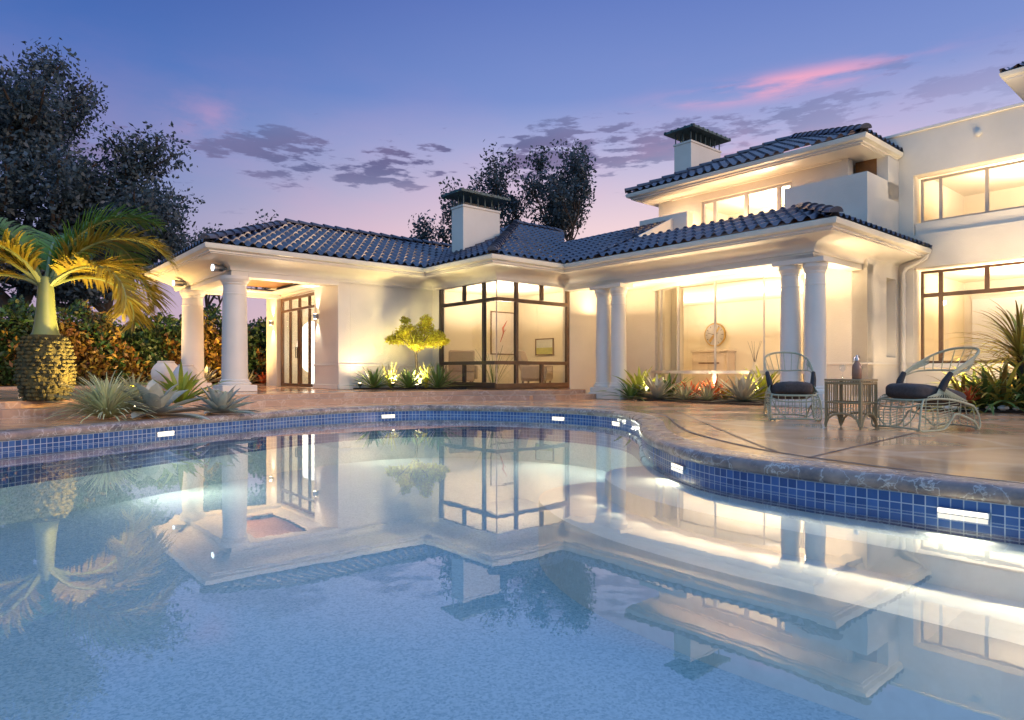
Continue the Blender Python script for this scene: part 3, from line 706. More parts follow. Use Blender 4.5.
HB(sweep(UE, [(.06,Z1-.118),(.06,Z1-.15),(.12,Z1-.155),(.12,Z1-.18),(.80,Z1-.155),(.80,Z1-.19),(.87,Z1-.19),(.87,Z1-.24)], smooth=False), 'cornice', 'trim')
HB(MB().box(14.4,17.0,6.15,10.6,Z1-.165,Z1-.12), 'ceiling', 'trim')
r9 = roof_slope([(13.65,11.32),(13.65,5.35),(16.635,8.335)], 'a', 13.65, 1, K, Z1); r10 = roof_slope([(13.65,5.35),(15.56,5.35),(19.6,5.35),(16.635,8.335)], 'b', 5.35, 1, K, Z1)
r11 = roof_slope([(13.65,11.32),(16.635,8.335),(19.6,11.32)], 'b', 11.32, -1, K, Z1)
hu = lambda s: Z1+K*s+.06
ridge((13.65,5.35,hu(0)), (16.635,8.335,hu(2.985)), r9); ridge((13.65,11.32,hu(0)), (16.635,8.335,hu(2.985)), r9)
# far roof corner above the right wing
E3 = [(21,3.93),(17.14,3.93),(17.14,-4)]; Z2 = 7.06; d2 = Z2-Z0
HB(sweep(E3, [(d, z+d2) for d, z in GUT]), 'gutter', 'gutter'); HB(sweep(E3, [(.06,Z2-.118),(.06,Z2-.16),(.75,Z2-.20),(.75,Z2-.30)], smooth=False), 'cornice', 'trim')
roof_slope([(17.14,3.93),(17.14,-4),(21.1,-.03)], 'a', 17.14, 1, K, Z2); roof_slope([(17.14,3.93),(21.1,-.03),(25,3.93)], 'b', 3.93, -1, K, Z2)
HB(MB().box(17.9,21,-4,3.2,5.2,6.8), 'wall', 'stucco')
# --- chimneys with copper hoods
def chimney(a0, a1, b0, b1, z0, z1, hood=.30):
    c = HB(MB().box(a0,a1,b0,b1,z0,z1-.06), 'chimney', 'stucco', bevel=.01)
    HB(MB().box(a0-.02,a1+.02,b0-.02,b1+.02,z1-.06,z1), 'chimney_band', 'stucco', c, bevel=.008)
    na = max(2, int((a1-a0)/.22)); nb = max(2, int((b1-b0)/.22))
    for i in range(na+1):
        a = a0+.03+(a1-a0-.06)*i/na
        for b in (b0+.03, b1-.03): HB(MB().box(a-.012, a+.012, b-.012, b+.012, z1, z1+.29), 'hood_post', 'copper', c)
    for i in range(1, nb):
        b = b0+.03+(b1-b0-.06)*i/nb
        for a in (a0+.03, a1-.03): HB(MB().box(a-.012, a+.012, b-.012, b+.012, z1, z1+.29), 'hood_post', 'copper', c)
    HB(MB().box(a0+.2,a1-.2,b0+.2,b1-.2,z1,z1+.12), 'flue', 'blackmetal', c)
    ov = .21; zt = z1+.28; hd = MB()
    x0, x1, y0, y1 = a0-ov, a1+ov, b0-ov, b1+ov; w = (y1-y0)/2*.9
    hd.add([(x0,y0,zt),(x1,y0,zt),(x1,y1,zt),(x0,y1,zt),(x0,y0,zt+.06),(x1,y0,zt+.06),(x1,y1,zt+.06),(x0,y1,zt+.06),(x0+w,(y0+y1)/2,zt+.06+hood*.55),(x1-w,(y0+y1)/2,zt+.06+hood*.55)],
           [(3,2,1,0),(0,1,5,4),(1,2,6,5),(2,3,7,6),(3,0,4,7),(4,5,9,8),(5,6,9),(6,7,8,9),(7,4,8)])
    rb = hd                      # standing seams on the hood
    for i in range(9):
        a = x0+.05+(x1-x0-.1)*i/8; rb.box(a-.03, a+.03, y0-.012, y0+.03, zt+.02, zt+.075)
    for i in range(5):
        b = y0+.05+(y1-y0-.1)*i/4; rb.box(x0-.012, x0+.03, b-.03, b+.03, zt+.02, zt+.075)
    HB(hd, 'chimney_hood', 'copper', c)
chimney(10.2, 11.45, 14.0, 14.53, 3.6, 5.06)
chimney(15.8, 17.3, 10.82, 11.39, 4.5, 7.18)
# --- rooms behind the glass
def room(a0, a1, b0, b1, z0, z1, open_a0=True, open_b0=False, mat='inwall'):
    t = .05
    HB(MB().box(a0,a1,b0,b1,z0-t,z0), 'room_floor', 'infloor'); HB(MB().box(a0,a1,b0,b1,z1,z1+t), 'ceiling', mat)
    HB(MB().box(a1,a1+t,b0-t,b1+t,z0-t,z1+t), 'room_wall', mat); HB(MB().box(a0,a1,b1,b1+t,z0-t,z1+t), 'room_wall', mat)
    if not open_b0: HB(MB().box(a0,a1,b0-t,b0,z0-t,z1+t), 'room_wall', mat)
room(9.86, 13.4, 12.12, 15.6, .225, 2.95, open_b0=True)
room(14.2, 18.3, 5.9, 13.5, .02, 2.78); room(7.3, 9.58, 14.9, 19.05, .228, 2.95)
HB(MB().box(13.75,14.25,10.2,10.45,.02,2.78), 'room_wall', 'inwall'); HB(MB().box(13.1,14.25,6.5,10.46,.005,.02), 'room_floor', 'infloor'); HB(MB().box(13.1,14.25,6.5,10.46,2.805,2.83), 'ceiling', 'inwall')
room(15.92, 20, -.5, 5.4, .02, 2.95); room(15.92, 20, -.5, 5.4, 3.5, 5.2); room(14.78, 17, 6.3, 10.4, 3.765, 5.15)
# ------------------------------------------------------------------ foliage
M['bark'] = surf('dark_bark', (.06, .045, .035), (.03, .022, .018), scale=9, rough=.9, bump=.5, bscale=25)
M['leaf_tree'] = surf('dark_tree_leaf', (.035, .060, .075), (.055, .085, .10), scale=.6, rough=.55, island=.45, trans=.25)
M['leaf_hedge'] = surf('croton_hedge_leaf', (.24, .11, .018), (.12, .10, .02), scale=.9, rough=.5, island=.6, trans=.2)
M['leaf_yellow'] = surf('yellow_green_leaf', (.66, .56, .05), (.46, .44, .04), scale=3, rough=.5, island=.4, trans=.45)
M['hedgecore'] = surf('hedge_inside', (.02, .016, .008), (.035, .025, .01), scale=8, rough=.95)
M['agave_grey'] = surf('grey_agave_leaf', (.50, .46, .37), (.33, .35, .28), scale=3, rough=.55, island=.2, trans=.08)
M['agave_green'] = surf('green_yucca_leaf', (.14, .22, .05), (.08, .14, .035), scale=3, rough=.45, island=.4, trans=.15)
M['grass_pale'] = surf('variegated_grass_blade', (.70, .66, .40), (.48, .52, .26), scale=6, rough=.5, island=.35, trans=.2)
M['brom'] = surf('bromeliad_leaf', (.46, .48, .06), (.22, .30, .04), scale=5, rough=.4, island=.35, trans=.25)
M['redleaf'] = surf('red_bromeliad_leaf', (.60, .07, .03), (.50, .14, .04), scale=5, rough=.4, island=.3, trans=.25)
M['palegreen'] = surf('pale_striped_leaf', (.50, .48, .32), (.30, .34, .18), scale=6, rough=.5, island=.3, trans=.15)
M['dracaena'] = surf('long_orange_green_leaf', (.50, .34, .06), (.24, .27, .06), scale=2.5, rough=.4, island=.5, trans=.25)
M['palmleaf'] = surf('palm_leaflet', (.10, .22, .03), (.16, .26, .04), scale=3, rough=.4, island=.3, trans=.3)
M['palmleaf_lit'] = surf('gold_lit_palm_leaflet', (.40, .29, .04), (.28, .24, .03), scale=3, rough=.4, island=.3, trans=.3)  # gold light put into the leaflet colour of the lit fronds
M['crownshaft'] = surf('smooth_green_crownshaft', (.18, .24, .09), (.24, .27, .11), scale=3, rough=.4)
M['palmbark'] = surf('boot_scarred_palm_trunk', (.095, .085, .03), (.04, .036, .016), scale=7, rough=.9, bump=.4, bscale=30)
M['ceramic'] = surf('white_glazed_clay', (.72, .68, .64), (.64, .60, .56), scale=4, rough=.5, bump=.1, bscale=15)

def cards(centers, size, up=0.0, aspect=.5, size_var=.5):
    """numpy leaf faces (pointed quads) with random turns"""
    N = len(centers); d = RNG.normal(size=(N, 3)); d[:, 2] += up; d /= np.linalg.norm(d, axis=1)[:, None]
    e = RNG.normal(size=(N, 3)); e -= d*(e*d).sum(1)[:, None]; e /= np.linalg.norm(e, axis=1)[:, None]
    s = size*(1+size_var*(RNG.random(N)-.5)*2)[:, None]
    c = np.asarray(centers)
    v = np.stack([c-d*s*.5, c+e*s*aspect*.5+d*s*.05, c+d*s*.5, c-e*s*aspect*.5+d*s*.05], 1)
    return v.reshape(-1, 3)
def cards_obj(name, v, mat, parent):
    n = len(v)//4; me = bpy.data.meshes.new(name); me.vertices.add(n*4); me.vertices.foreach_set('co', np.ascontiguousarray(v, dtype=np.float32).ravel())
    me.loops.add(n*4); me.loops.foreach_set('vertex_index', np.arange(n*4, dtype=np.int32)); me.polygons.add(n)
    me.polygons.foreach_set('loop_start', np.arange(0, n*4, 4, dtype=np.int32)); me.polygons.foreach_set('loop_total', np.full(n, 4, dtype=np.int32))
    me.update(); me.validate(); me.materials.append(M[mat]); o = bpy.data.objects.new(name, me); COL.objects.link(o)
    if parent is not None: o.parent = parent
    return o
def tree(label, loc, height, spread, leaves, lsize, seed, trunk_r=.2, clear=.46, lean=(0, 0), levels=3, sparse=.45, rx=2.0, cx=0.0):
    rnd = random.Random(seed); t = thing('tree', label, 'tree', loc)
    mb = MB(smooth=True); tips = []
    def branch(p, d, L, r, lev):
        pts = [Vector(p)]; d = Vector(d).normalized(); k = 5
        for i in range(k):
            d = (d+Vector((rnd.gauss(0, .16), rnd.gauss(0, .16), rnd.gauss(.03, .10)))).normalized(); pts.append(pts[-1]+d*L/k)
        mb.tube(pts, [r*(1-.55*i/k) for i in range(k+1)], 7 if lev == 0 else 5)
        if lev >= levels:
            tips.extend(pts[1:]); return
        nb = 5 if lev == 0 else 4
        for j in range(nb):
            i = rnd.randint(2, k); base = pts[i]
            az = rnd.uniform(0, 2*PI); el = rnd.uniform(.1, .9)
            nd_ = Vector((math.cos(az)*math.cos(el)*spread, math.sin(az)*math.cos(el)*spread, math.sin(el)))
            branch(base, (nd_+d*.45), L*rnd.uniform(.48, .68), r*.58, lev+1)
        branch(pts[-1], d, L*.6, r*.45, lev+1)
    branch((0, 0, 0), (lean[0], lean[1], 1), height*clear, trunk_r, 0)
    tp = np.array([tuple(p) for p in tips]); vv = np.array(mb.v)
    lo_, hi_ = np.percentile(tp, 4, axis=0), np.percentile(tp, 96, axis=0); sz = (height-sparse)/np.percentile(tp[:, 2], 98)
    def fit(q):                                   # settle the crown over its own spot at its own size
        f = np.clip(q[:, 2:3]/hi_[2], 0, 1); r = q.copy(); mid = (lo_+hi_)/2; half = (hi_-lo_)/2
        f2 = np.clip(f*1.6-.1, 0, 1)
        r[:, 0:1] = (q[:, 0:1]-mid[0]*f)*(1+(max(.2, rx-sparse)/half[0]-1)*f2)+cx*f
        r[:, 1:2] = (q[:, 1:2]-mid[1]*f)*(1+(max(.2, rx-sparse)/half[1]-1)*f2); r[:, 2] *= sz; return r
    tp = fit(tp); mb.v = [tuple(x) for x in fit(vv)]; mb.build('trunk', 'bark', t)
    keep = RNG.random(len(tp)) < .93; tp = tp[keep]
    k = RNG.integers(0, len(tp), leaves); c = tp[k]+np.clip(RNG.normal(size=(leaves, 3)), -1.5, 1.5)*sparse*np.array([1, 1, .7])
    c[:, 2] = np.maximum(c[:, 2], height*.12)
    cards_obj('crown', cards(c, lsize), 'leaf_tree', t); return t

def rosette(mb, n, L, w, e0, e1, droop, c=(0, 0, 0), seg=6, rnd=None, keel=.35, tipw=.0, jit=.25, lift=0.0):
    """n strap leaves around c: outer ones lie at elevation e0, inner ones rise to e1, all bend down by droop"""
    rnd = rnd or random
    for i in range(n):
        f = i/max(1, n-1); az = i*2.39996+rnd.uniform(-.2, .2); el = e0+(e1-e0)*f**1.1+rnd.uniform(-.1, .1)*jit*4
        ln = L*(1-.25*f)*rnd.uniform(1-jit, 1+jit*.5); ww = w*rnd.uniform(.85, 1.15)
        p = Vector((c[0]+.03*L*math.cos(az), c[1]+.03*L*math.sin(az), c[2]+lift*f)); vs = []; a = el; side = Vector((-math.sin(az), math.cos(az), 0))
        az2 = az
        for j in range(seg+1):
            t = j/seg; d = Vector((math.cos(az2)*math.cos(a), math.sin(az2)*math.cos(a), math.sin(a)))
            up = side.cross(d)*-1
            if up.z < 0 and a < PI/2: up = -up
            prof_ = (.55+.9*t)*(1-t**2.6) if t < .97 else .02
            hw = max(.004*L, ww*.5*min(1.0, prof_*1.05))
            vs += [tuple(p+side*hw+up*hw*keel), tuple(p), tuple(p-side*hw+up*hw*keel)]
            p = p+d*ln/seg; a -= droop/seg*(.4+1.2*t)
        fs = []
        for j in range(seg):
            o = j*3; fs += [(o, o+1, o+4, o+3), (o+1, o+2, o+5, o+4)]
        mb.add(vs, fs)
    return mb
def plant(name, label, cat, loc, mat, seed, group=None, **kw):
    rnd = random.Random(seed); mb = MB(smooth=True); mb.sharp = R(80)
    if 30 < seed < 42 or 199 < seed < 207: kw['L'] *= (1.45 if seed > 100 else 1.25); kw['w'] *= (1.35 if seed > 100 else 1.2)
    rosette(mb, rnd=rnd, **kw)
    o = mb.build(name, mat); o.location = loc; return tag(o, label, cat, group)

# --- trees
tree('big dark tree with a forked trunk filling the left edge above the palm', (-19.0, 25, -.04), 13.3, .9, 40000, .19, 12, .30, sparse=.45, clear=.38, rx=3.6, cx=1.3)
tree('lower bushy dark tree just behind the palm fronds at the left', (-16.9, 26.5, -.04), 7.9, 1.0, 34000, .19, 21, .22, sparse=.45, clear=.3, rx=3.3)
tree('dark tree right behind the stone chimney of the low roof', (-1.5, 34, -.04), 11.9, .8, 11500, .19, 36, .20, sparse=.30, rx=2.1)
tree('wide airy tree between the chimney and the upper storey', (2.75, 34, -.04), 12.2, .8, 13500, .19, 47, .22, sparse=.28, rx=2.05)
tree('small tree top showing left of the chimney over the roof ridge', (-4.4, 35, -.04), 8.6, .8, 4200, .20, 52, .12, sparse=.3, rx=1.0)
tree('thin tree top peeping over the roof hip at the pavilion corner', (-16.0, 36, -.04), 8.6, .8, 6000, .20, 61, .15, sparse=.4, rx=1.5)
tree('faint tree top just above the pavilion ridge at the left', (-13.4, 37, -.04), 8.7, .8, 6000, .20, 77, .13, sparse=.35, rx=1.4)
# --- hedge along the far side of the garden
hd = thing('hedge', 'tall orange and green croton hedge behind the pavilion and the palm', 'hedge', W(1, 20.9), TH)
N = 52000; La = 18.0
c = np.stack([RNG.uniform(-9, La-9, N), RNG.normal(0, .32, N), RNG.uniform(.02, 1, N)], 1)
hh = 2.25+.18*np.sin(c[:, 0]*1.7)+.14*np.sin(c[:, 0]*4.1+1)+.1*np.sin(c[:, 0]*9.3)
c[:, 2] = c[:, 2]**.85*hh; c[:, 1] -= .16*np.abs(np.sin(c[:, 0]*2.3))
M['leaf_hedge_green'] = surf('dark_green_hedge_leaf', (.035, .075, .018), (.02, .045, .012), scale=2, rough=.5, island=.5, trans=.2)
gm_ = (np.sin(c[:, 0]*2.1+1.3)+np.sin(c[:, 0]*5.3+c[:, 2]*3)+1.6*(c[:, 2]/hh-.45)*2+RNG.normal(0, .45, N)) > .35
cards_obj('foliage', cards(c[~gm_], .15, up=.5, aspect=.42), 'leaf_hedge', hd); cards_obj('foliage', cards(c[gm_], .13, up=.5, aspect=.5), 'leaf_hedge_green', hd)
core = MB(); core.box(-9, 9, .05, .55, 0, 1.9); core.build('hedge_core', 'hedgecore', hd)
st = MB(smooth=True); rr = random.Random(3)
for i in range(26):
    x = -8.8+i*.7+rr.uniform(-.2, .2); st = MB(smooth=True); st.tube([(x, -.25, 0), (x+rr.uniform(-.1, .1), -.3, .6), (x+rr.uniform(-.2, .2), -.35, 1.3)], [.022, .018, .012], 5); st.build('stem', 'bark', hd)
bed = MB().box(-9, 9, -1.0, .7, -.0, .28); o = bed.build('hedge_bed_kerb', 'step', None); o.location = W(1, 20.9); o.rotation_euler = (0, 0, TH); tag(o, kind='structure'); o.name = 'raised_bed'
# --- bottle palm
pm = thing('bottle_palm', 'bottle palm with a swollen scaly trunk and arching gold-lit fronds', 'palm tree', (-7.0, 9.85, .22), .4)
def blob(mb, c, a, rx, ry, rz):
    ca, sa = math.cos(a), math.sin(a); vs = []
    for (rr_, zz) in ((.55, -.8), (1, -.25), (.95, .45), (.35, .95)):
        for k in range(7):
            x = rx*rr_*math.cos(2*PI*k/7); y = ry*rr_*math.sin(2*PI*k/7); vs.append((c[0]+ca*x-sa*y, c[1]+sa*x+ca*y, c[2]+rz*zz))
    mb.add(vs, [(j*7+k, j*7+(k+1) % 7, (j+1)*7+(k+1) % 7, (j+1)*7+k) for j in range(3) for k in range(7)]+[tuple(21+k for k in range(7)), tuple(reversed(range(7)))])
tk = MB(smooth=False); rp_ = random.Random(5)
tp_ = [(0, .24), (.08, .30), (.22, .345), (.42, .36), (.62, .355), (.80, .32), (.92, .27), (.98, .21)]
def tr_(z):
    for (a, b), (c_, d_) in zip(tp_, tp_[1:]):
        if a <= z <= c_: return b+(d_-b)*(z-a)/(c_-a)
    return tp_[-1][1]
tk2 = MB(smooth=True); tk2.lathe([(r*.95, z) for z, r in tp_], 0, 0, 24); tk2.build('trunk', 'palmbark', pm)
rowsN = 17
for j in range(rowsN):
    z = .03+j*.056; r = tr_(z); cnt = max(8, int(2*PI*r/.095))
    for i in range(cnt):
        a = 2*PI*(i+.5*(j % 2))/cnt+rp_.uniform(-.12, .12); s = .036*rp_.uniform(.6, 1.3); q = r*rp_.uniform(.90, 1.03)
        blob(tk, (q*math.cos(a), q*math.sin(a), z), a, .040*rp_.uniform(.6, 1.2), s*1.15, .030*rp_.uniform(.8, 1.25))
tk.build('trunk_scales', 'palmbark', pm)
cs = MB(smooth=True); cs.lathe([(.20, .96), (.17, 1.02), (.145, 1.15), (.125, 1.35), (.11, 1.6), (.10, 1.72), (.085, 1.85)], 0, 0, 20); cs.build('crownshaft', 'crownshaft', pm)
def frond(az, el, L, droop, mat, seed):
    rnd = random.Random(seed); mb = MB(smooth=True); p = Vector((.05*math.cos(az), .05*math.sin(az), 1.72)); pts = [p]; a = el; k = 14; dirs = []
    for j in range(k):
        d = Vector((math.cos(az)*math.cos(a), math.sin(az)*math.cos(a), math.sin(a))); dirs.append(d); p = p+d*L/k; pts.append(p); a -= droop/k*(.5+1.1*j/k)
    dirs.append(dirs[-1]); mb.tube(pts, [.035*(1-.85*j/k)+.004 for j in range(k+1)], 6); rach = mb.build('frond', 'crownshaft', pm)
    lf = MB(smooth=True); lf.sharp = R(80); side0 = Vector((-math.sin(az), math.cos(az), 0)); n = 96
    for s in (-1, 1):
        for i in range(n):
            t = .13+.87*i/n; x = t*k; j = min(int(x), k-1); f = x-j; b = pts[j].lerp(pts[j+1], f); d = dirs[j]
            up = side0.cross(d); up = -up if up.z < 0 else up
            ll = L*.34*(math.sin(PI*min(1, (t-.05)*.95+.06)))**.6*rnd.uniform(.85, 1.08)+.05; w = .019
            dr = (side0*s*.78+d*.50+up*(.30+rnd.uniform(-.22, .22))).normalized(); q = b; vs = []; wv = dr.cross(up).normalized()
            for m_ in range(5):
                tt = m_/4; hw = w*(1-tt**1.8)+.001; vs += [tuple(q+wv*hw), tuple(q-wv*hw)]
                dr = (dr+Vector((0, 0, -.13-.10*tt))).normalized(); q = q+dr*ll/4
            lf.add(vs, [(2*m_, 2*m_+1, 2*m_+3, 2*m_+2) for m_ in range(4)])
    lf.build('leaflets', mat, rach)
FR = [(.40, 1.12, 2.1, 2.3, 'palmleaf_lit'), (.85, .80, 2.0, 2.7, 'palmleaf_lit'), (-.10, .70, 1.8, 2.9, 'palmleaf_lit'), (1.3, 1.2, 2.1, 2.3, 'palmleaf'), (2.0, 1.25, 2.0, 2.3, 'palmleaf'),
      (3.0, 1.1, 2.0, 2.4, 'palmleaf'), (3.75, .85, 1.9, 2.8, 'palmleaf_lit'), (4.25, 1.05, 1.8, 2.8, 'palmleaf_lit'), (-2.75, .5, 1.6, 2.9, 'palmleaf_lit'), (.62, 1.35, 2.1, 1.9, 'palmleaf'), (1.05, .55, 1.8, 2.6, 'palmleaf_lit'), (3.4, 1.3, 2.0, 2.1, 'palmleaf')]
for i, (az, el, L, dr, mt) in enumerate(FR): frond(az-.4, el, L, dr, mt, 100+i)
# --- planting by the left steps
tf = MB(smooth=True); tf.sharp = R(80); rosette(tf, 400, .84, .028, .25, 1.5, 1.0, rnd=random.Random(8), jit=.3)
o = tf.build('grass_tuft', 'grass_pale'); o.location = (-5.62, 9.1, .005); tag(o, 'large spiky tuft of pale striped grass beside the palm trunk', 'plant')
plant('agave', 'broad pale grey agave between the grass tuft and the small agave', 'agave', (-5.08, 9.32, .01), 'agave_grey', 12, n=19, L=.80, w=.25, e0=.0, e1=1.3, droop=.35, keel=.45)
plant('bromeliad', 'upright yellow-green bromeliad behind the broad grey agave', 'plant', (-5.25, 10.4, .12), 'brom', 13, n=34, L=.95, w=.09, e0=.25, e1=1.4, droop=.8)
plant('agave', 'small dark grey agave low at the pool edge before the pavilion column', 'agave', (-4.45, 10.0, .01), 'agave_grey', 14, n=32, L=.58, w=.15, e0=.02, e1=1.3, droop=.2, keel=.5)
plant('fern_clump', 'yellowish strappy clump half hidden behind the grass tuft', 'plant', (-6.1, 10.6, .22), 'grass_pale', 15, n=40, L=.6, w=.04, e0=.3, e1=1.4, droop=1.0)
# --- plants beyond the pavilion columns
plant('agave', 'grey leafy agave seen between the two pavilion columns', 'agave', W(5.4, 19.9, .28), 'agave_grey', 16, n=30, L=.75, w=.14, e0=.3, e1=1.4, droop=.3)
plant('agave', 'pale spiky agave right of the front pavilion column', 'agave', W(6.6, 19.9, .28), 'palegreen', 17, n=32, L=.62, w=.06, e0=.2, e1=1.4, droop=.2)
plant('bromeliad', 'reddish plant beside the left wall lamp', 'plant', W(7.1, 20.0, .28), 'redleaf', 18, n=24, L=.6, w=.08, e0=.3, e1=1.3, droop=.8)
# --- bed before the white wall
bd = MB(); bd.prism([tuple(W(7.3, 14.5).to_2d()), tuple(W(7.6, 13.9).to_2d()), tuple(W(9.4, 12.9).to_2d()), tuple(W(9.58, 13.0).to_2d()), tuple(W(9.58, 14.5).to_2d())], .2205, .255); tag(bd.build('planting_bed', 'soil'), kind='structure')
pY = dict(n=46, L=.72, w=.06, e0=.12, e1=1.45, droop=.25, keel=.4)
for (px, Y, s, lab) in ((374, 15.6, .98, 'green spiky yucca at the left end of the bed under the white wall'), (409, 15.7, .85, 'dark green yucca in the middle of the lit bed'), (438, 15.55, 1.12, 'large yellow-green yucca at the bay window corner')):
    k = dict(pY); k['L'] *= s
    plant('yucca', lab, 'yucca', ((px-512)/656*Y, Y, .255), 'agave_green', int(px), **k)
for (px, Y, sd, lab) in ((391, 16.1, 4, 'thin grassy clump against the white wall left of the little tree'), (426, 16.1, 5, 'thin grassy clump behind the large yucca by the bay')):
    plant('grass_clump', lab, 'plant', ((px-512)/656*Y, Y, .255), 'leaf_yellow', sd, n=46, L=.85, w=.018, e0=.5, e1=1.4, droop=.7)
ptx, pty = (416-512)/656*16.05, 16.05
pt = thing('small_tree', 'little clipped tree with a cloudlike yellow crown on a thin stem', 'tree', (ptx, pty, .25))
tb = MB(smooth=True); tb.tube([(0, 0, 0), (.02, 0, .4), (.0, .01, .8), (.03, 0, 1.15)], [.036, .032, .03, .026], 8)
for a in range(7):
    an = a*.9; tb.tube([(.0, 0, .85), (.2*math.cos(an), .15*math.sin(an), 1.05), (.5*math.cos(an), .32*math.sin(an), 1.25+.05*(a % 3))], [.016, .012, .006], 5)
tb.build('trunk', 'bark', pt)
cl = []
for (x, y, z, r) in ((0,0,1.22,.30),(-.42,.05,1.28,.24),(.42,0,1.20,.26),(-.2,-.1,1.45,.24),(.22,.08,1.52,.24),(.55,-.05,1.32,.20),(-.62,0,1.22,.16),(.28,-.12,1.72,.17),(-.28,.05,1.72,.13),(.70,.05,1.18,.14),(.05,-.15,1.08,.2)):
    n = int(9000*r*r*1.7); p = RNG.normal(size=(n, 3)); p /= np.linalg.norm(p, axis=1)[:, None]; p *= (r*(RNG.random(n)**.4+RNG.normal(size=n)*.12))[:, None]; p[:, 2] *= .75; cl.append(p*np.array([1, .8, 1])+np.array([x, y, z]))
cards_obj('crown', cards(np.concatenate(cl)*.96, .085, aspect=.22, up=.3), 'leaf_yellow', pt)
# --- porch bed in front of the bow window
bd = MB(); bd.prism([tuple(W(11.68, b).to_2d()) for b in (9.5, 8.0, 6.5)]+[tuple(W(a, b).to_2d()) for a, b in ((12.7, 6.5), (12.9, 8.5), (12.7, 9.5))], .0045, .03); tag(bd.build('porch_bed', 'soil'), kind='structure')
def at(px, Y, z): return ((px-512)/656*Y, Y, z)
plant('bromeliad', 'tall lime bromeliad beside the left column pair', 'plant', at(640, 15.4, .03), 'brom', 31, n=34, L=.82, w=.095, e0=.3, e1=1.45, droop=.7)
plant('yucca', 'low dark green strappy plant against the left column plinth', 'plant', at(631, 15.0, .03), 'agave_green', 32, n=26, L=.55, w=.07, e0=.05, e1=1.1, droop=.6)
plant('agave', 'grey-pink agave right of the lime bromeliad', 'agave', at(657, 14.75, .03), 'agave_grey', 33, n=40, L=.62, w=.085, e0=.05, e1=1.35, droop=.15)
plant('yucca', 'dark upright agave behind the grey-pink agave', 'agave', at(669, 15.2, .03), 'agave_green', 34, n=16, L=.62, w=.08, e0=.5, e1=1.4, droop=.4)
plant('agave', 'first small striped agave before the red leaves', 'agave', at(684, 14.35, .03), 'palegreen', 35, n=44, L=.42, w=.04, e0=.05, e1=1.3, droop=.1)
plant('agave', 'second small striped agave under the brightest red leaves', 'agave', at(707, 14.0, .03), 'palegreen', 36, n=44, L=.46, w=.04, e0=.05, e1=1.3, droop=.1)
plant('bromeliad', 'red-leaved bromeliad behind the first striped agave', 'plant', at(692, 14.75, .03), 'redleaf', 37, n=18, L=.55, w=.05, e0=.5, e1=1.3, droop=.5)
plant('bromeliad', 'bright red bromeliad in the middle of the porch bed', 'plant', at(714, 14.4, .03), 'redleaf', 38, n=24, L=.58, w=.055, e0=.4, e1=1.3, droop=.6)
plant('bromeliad', 'squat orange bromeliad left of the large purple-grey agave', 'plant', at(726, 14.3, .03), 'dracaena', 39, n=26, L=.42, w=.06, e0=.2, e1=1.2, droop=.7)
plant('agave', 'large purple-grey agave beside the left wicker chair', 'agave', at(743, 13.5, .03), 'agave_grey', 40, n=46, L=.66, w=.085, e0=.02, e1=1.4, droop=.1)
plant('bromeliad', 'lime bromeliad half hidden behind the left wicker chair', 'plant', at(763, 13.9, .03), 'brom', 41, n=36, L=.80, w=.085, e0=.3, e1=1.45, droop=.8)
# --- lush bed at the right edge
bd = MB(); bd.prism([(6.9,11.2),(7.1,10.55),(8.2,10.2),(10.5,9.3),(12,10.5),(9.8,12.4),(8.6,13.4)], .0046, .05); tag(bd.build('garden_bed', 'soil'), kind='structure')
rk = random.Random(17)
specs = [(962, 10.75, .05, 'dracaena', 44, .62, .05, 'low orange strappy plant just behind the right wicker chair'),
         (985, 10.7, .05, 'agave_green', 46, .70, .055, 'low green strappy plant right of the right wicker chair'),
         (1003, 10.6, .05, 'dracaena', 52, .85, .05, 'orange and green arching plant in front of the tall spiky one'),
         (1030, 10.5, .05, 'agave_green', 50, .85, .06, 'green strappy plant cut by the right edge'),
         (975, 11.5, .05, 'brom', 40, .75, .06, 'yellow-green plant under the lower window'),
         (1000, 11.4, .05, 'agave_green', 40, .9, .05, 'tall green clump behind the low right-hand plants')]
for i, (px, Y, z, mt, n, L, w, lab) in enumerate(specs): plant('strappy_plant', lab, 'plant', at(px, Y, z), mt, 200+i, n=n, L=L, w=w, e0=.1, e1=1.45, droop=1.3, keel=.3)
dt = thing('spiky_palm', 'tall spiky palm-like plant with golden arching leaves at the right edge', 'plant', at(1020, 10.75, .05))
s_ = MB(smooth=True)
for (x, y, hgt) in ((0, 0, .95), (.18, .15, .6)): s_.tube([(x, y, 0), (x*1.1, y, hgt*.5), (x*1.2, y, hgt)], [.05, .045, .04], 8)
s_.build('stem', 'bark', dt)
for (x, y, hgt, sd) in ((0, 0, .95, 1), (.21, .15, .6, 2)):
    mb = MB(smooth=True); mb.sharp = R(80); rosette(mb, 110, 1.2, .042, -.15, 1.45, 1.15, c=(x, y, hgt-.15), rnd=random.Random(sd), lift=.2); mb.build('leaf_head', 'dracaena', dt)
plant('bromeliad', 'small bromeliad with a dark red heart behind the right wicker chair', 'plant', at(968, 10.5, .05), 'redleaf', 207, n=16, L=.42, w=.05, e0=.6, e1=1.4, droop=.6).location.z = .12
pb = MB(smooth=True)
for i in range(26):
    x, y = 7.05+i*.13+rk.uniform(-.05, .05), 10.62-i*.045+rk.uniform(-.1, .05); r = rk.uniform(.03, .07)
    pb.lathe([(r*.5, 0), (r, r*.4), (r*.9, r*.8), (r*.3, r*1.15)], x, y, 7, .04)
tag(pb.build('bed_pebbles', 'plaster'), kind='stuff')
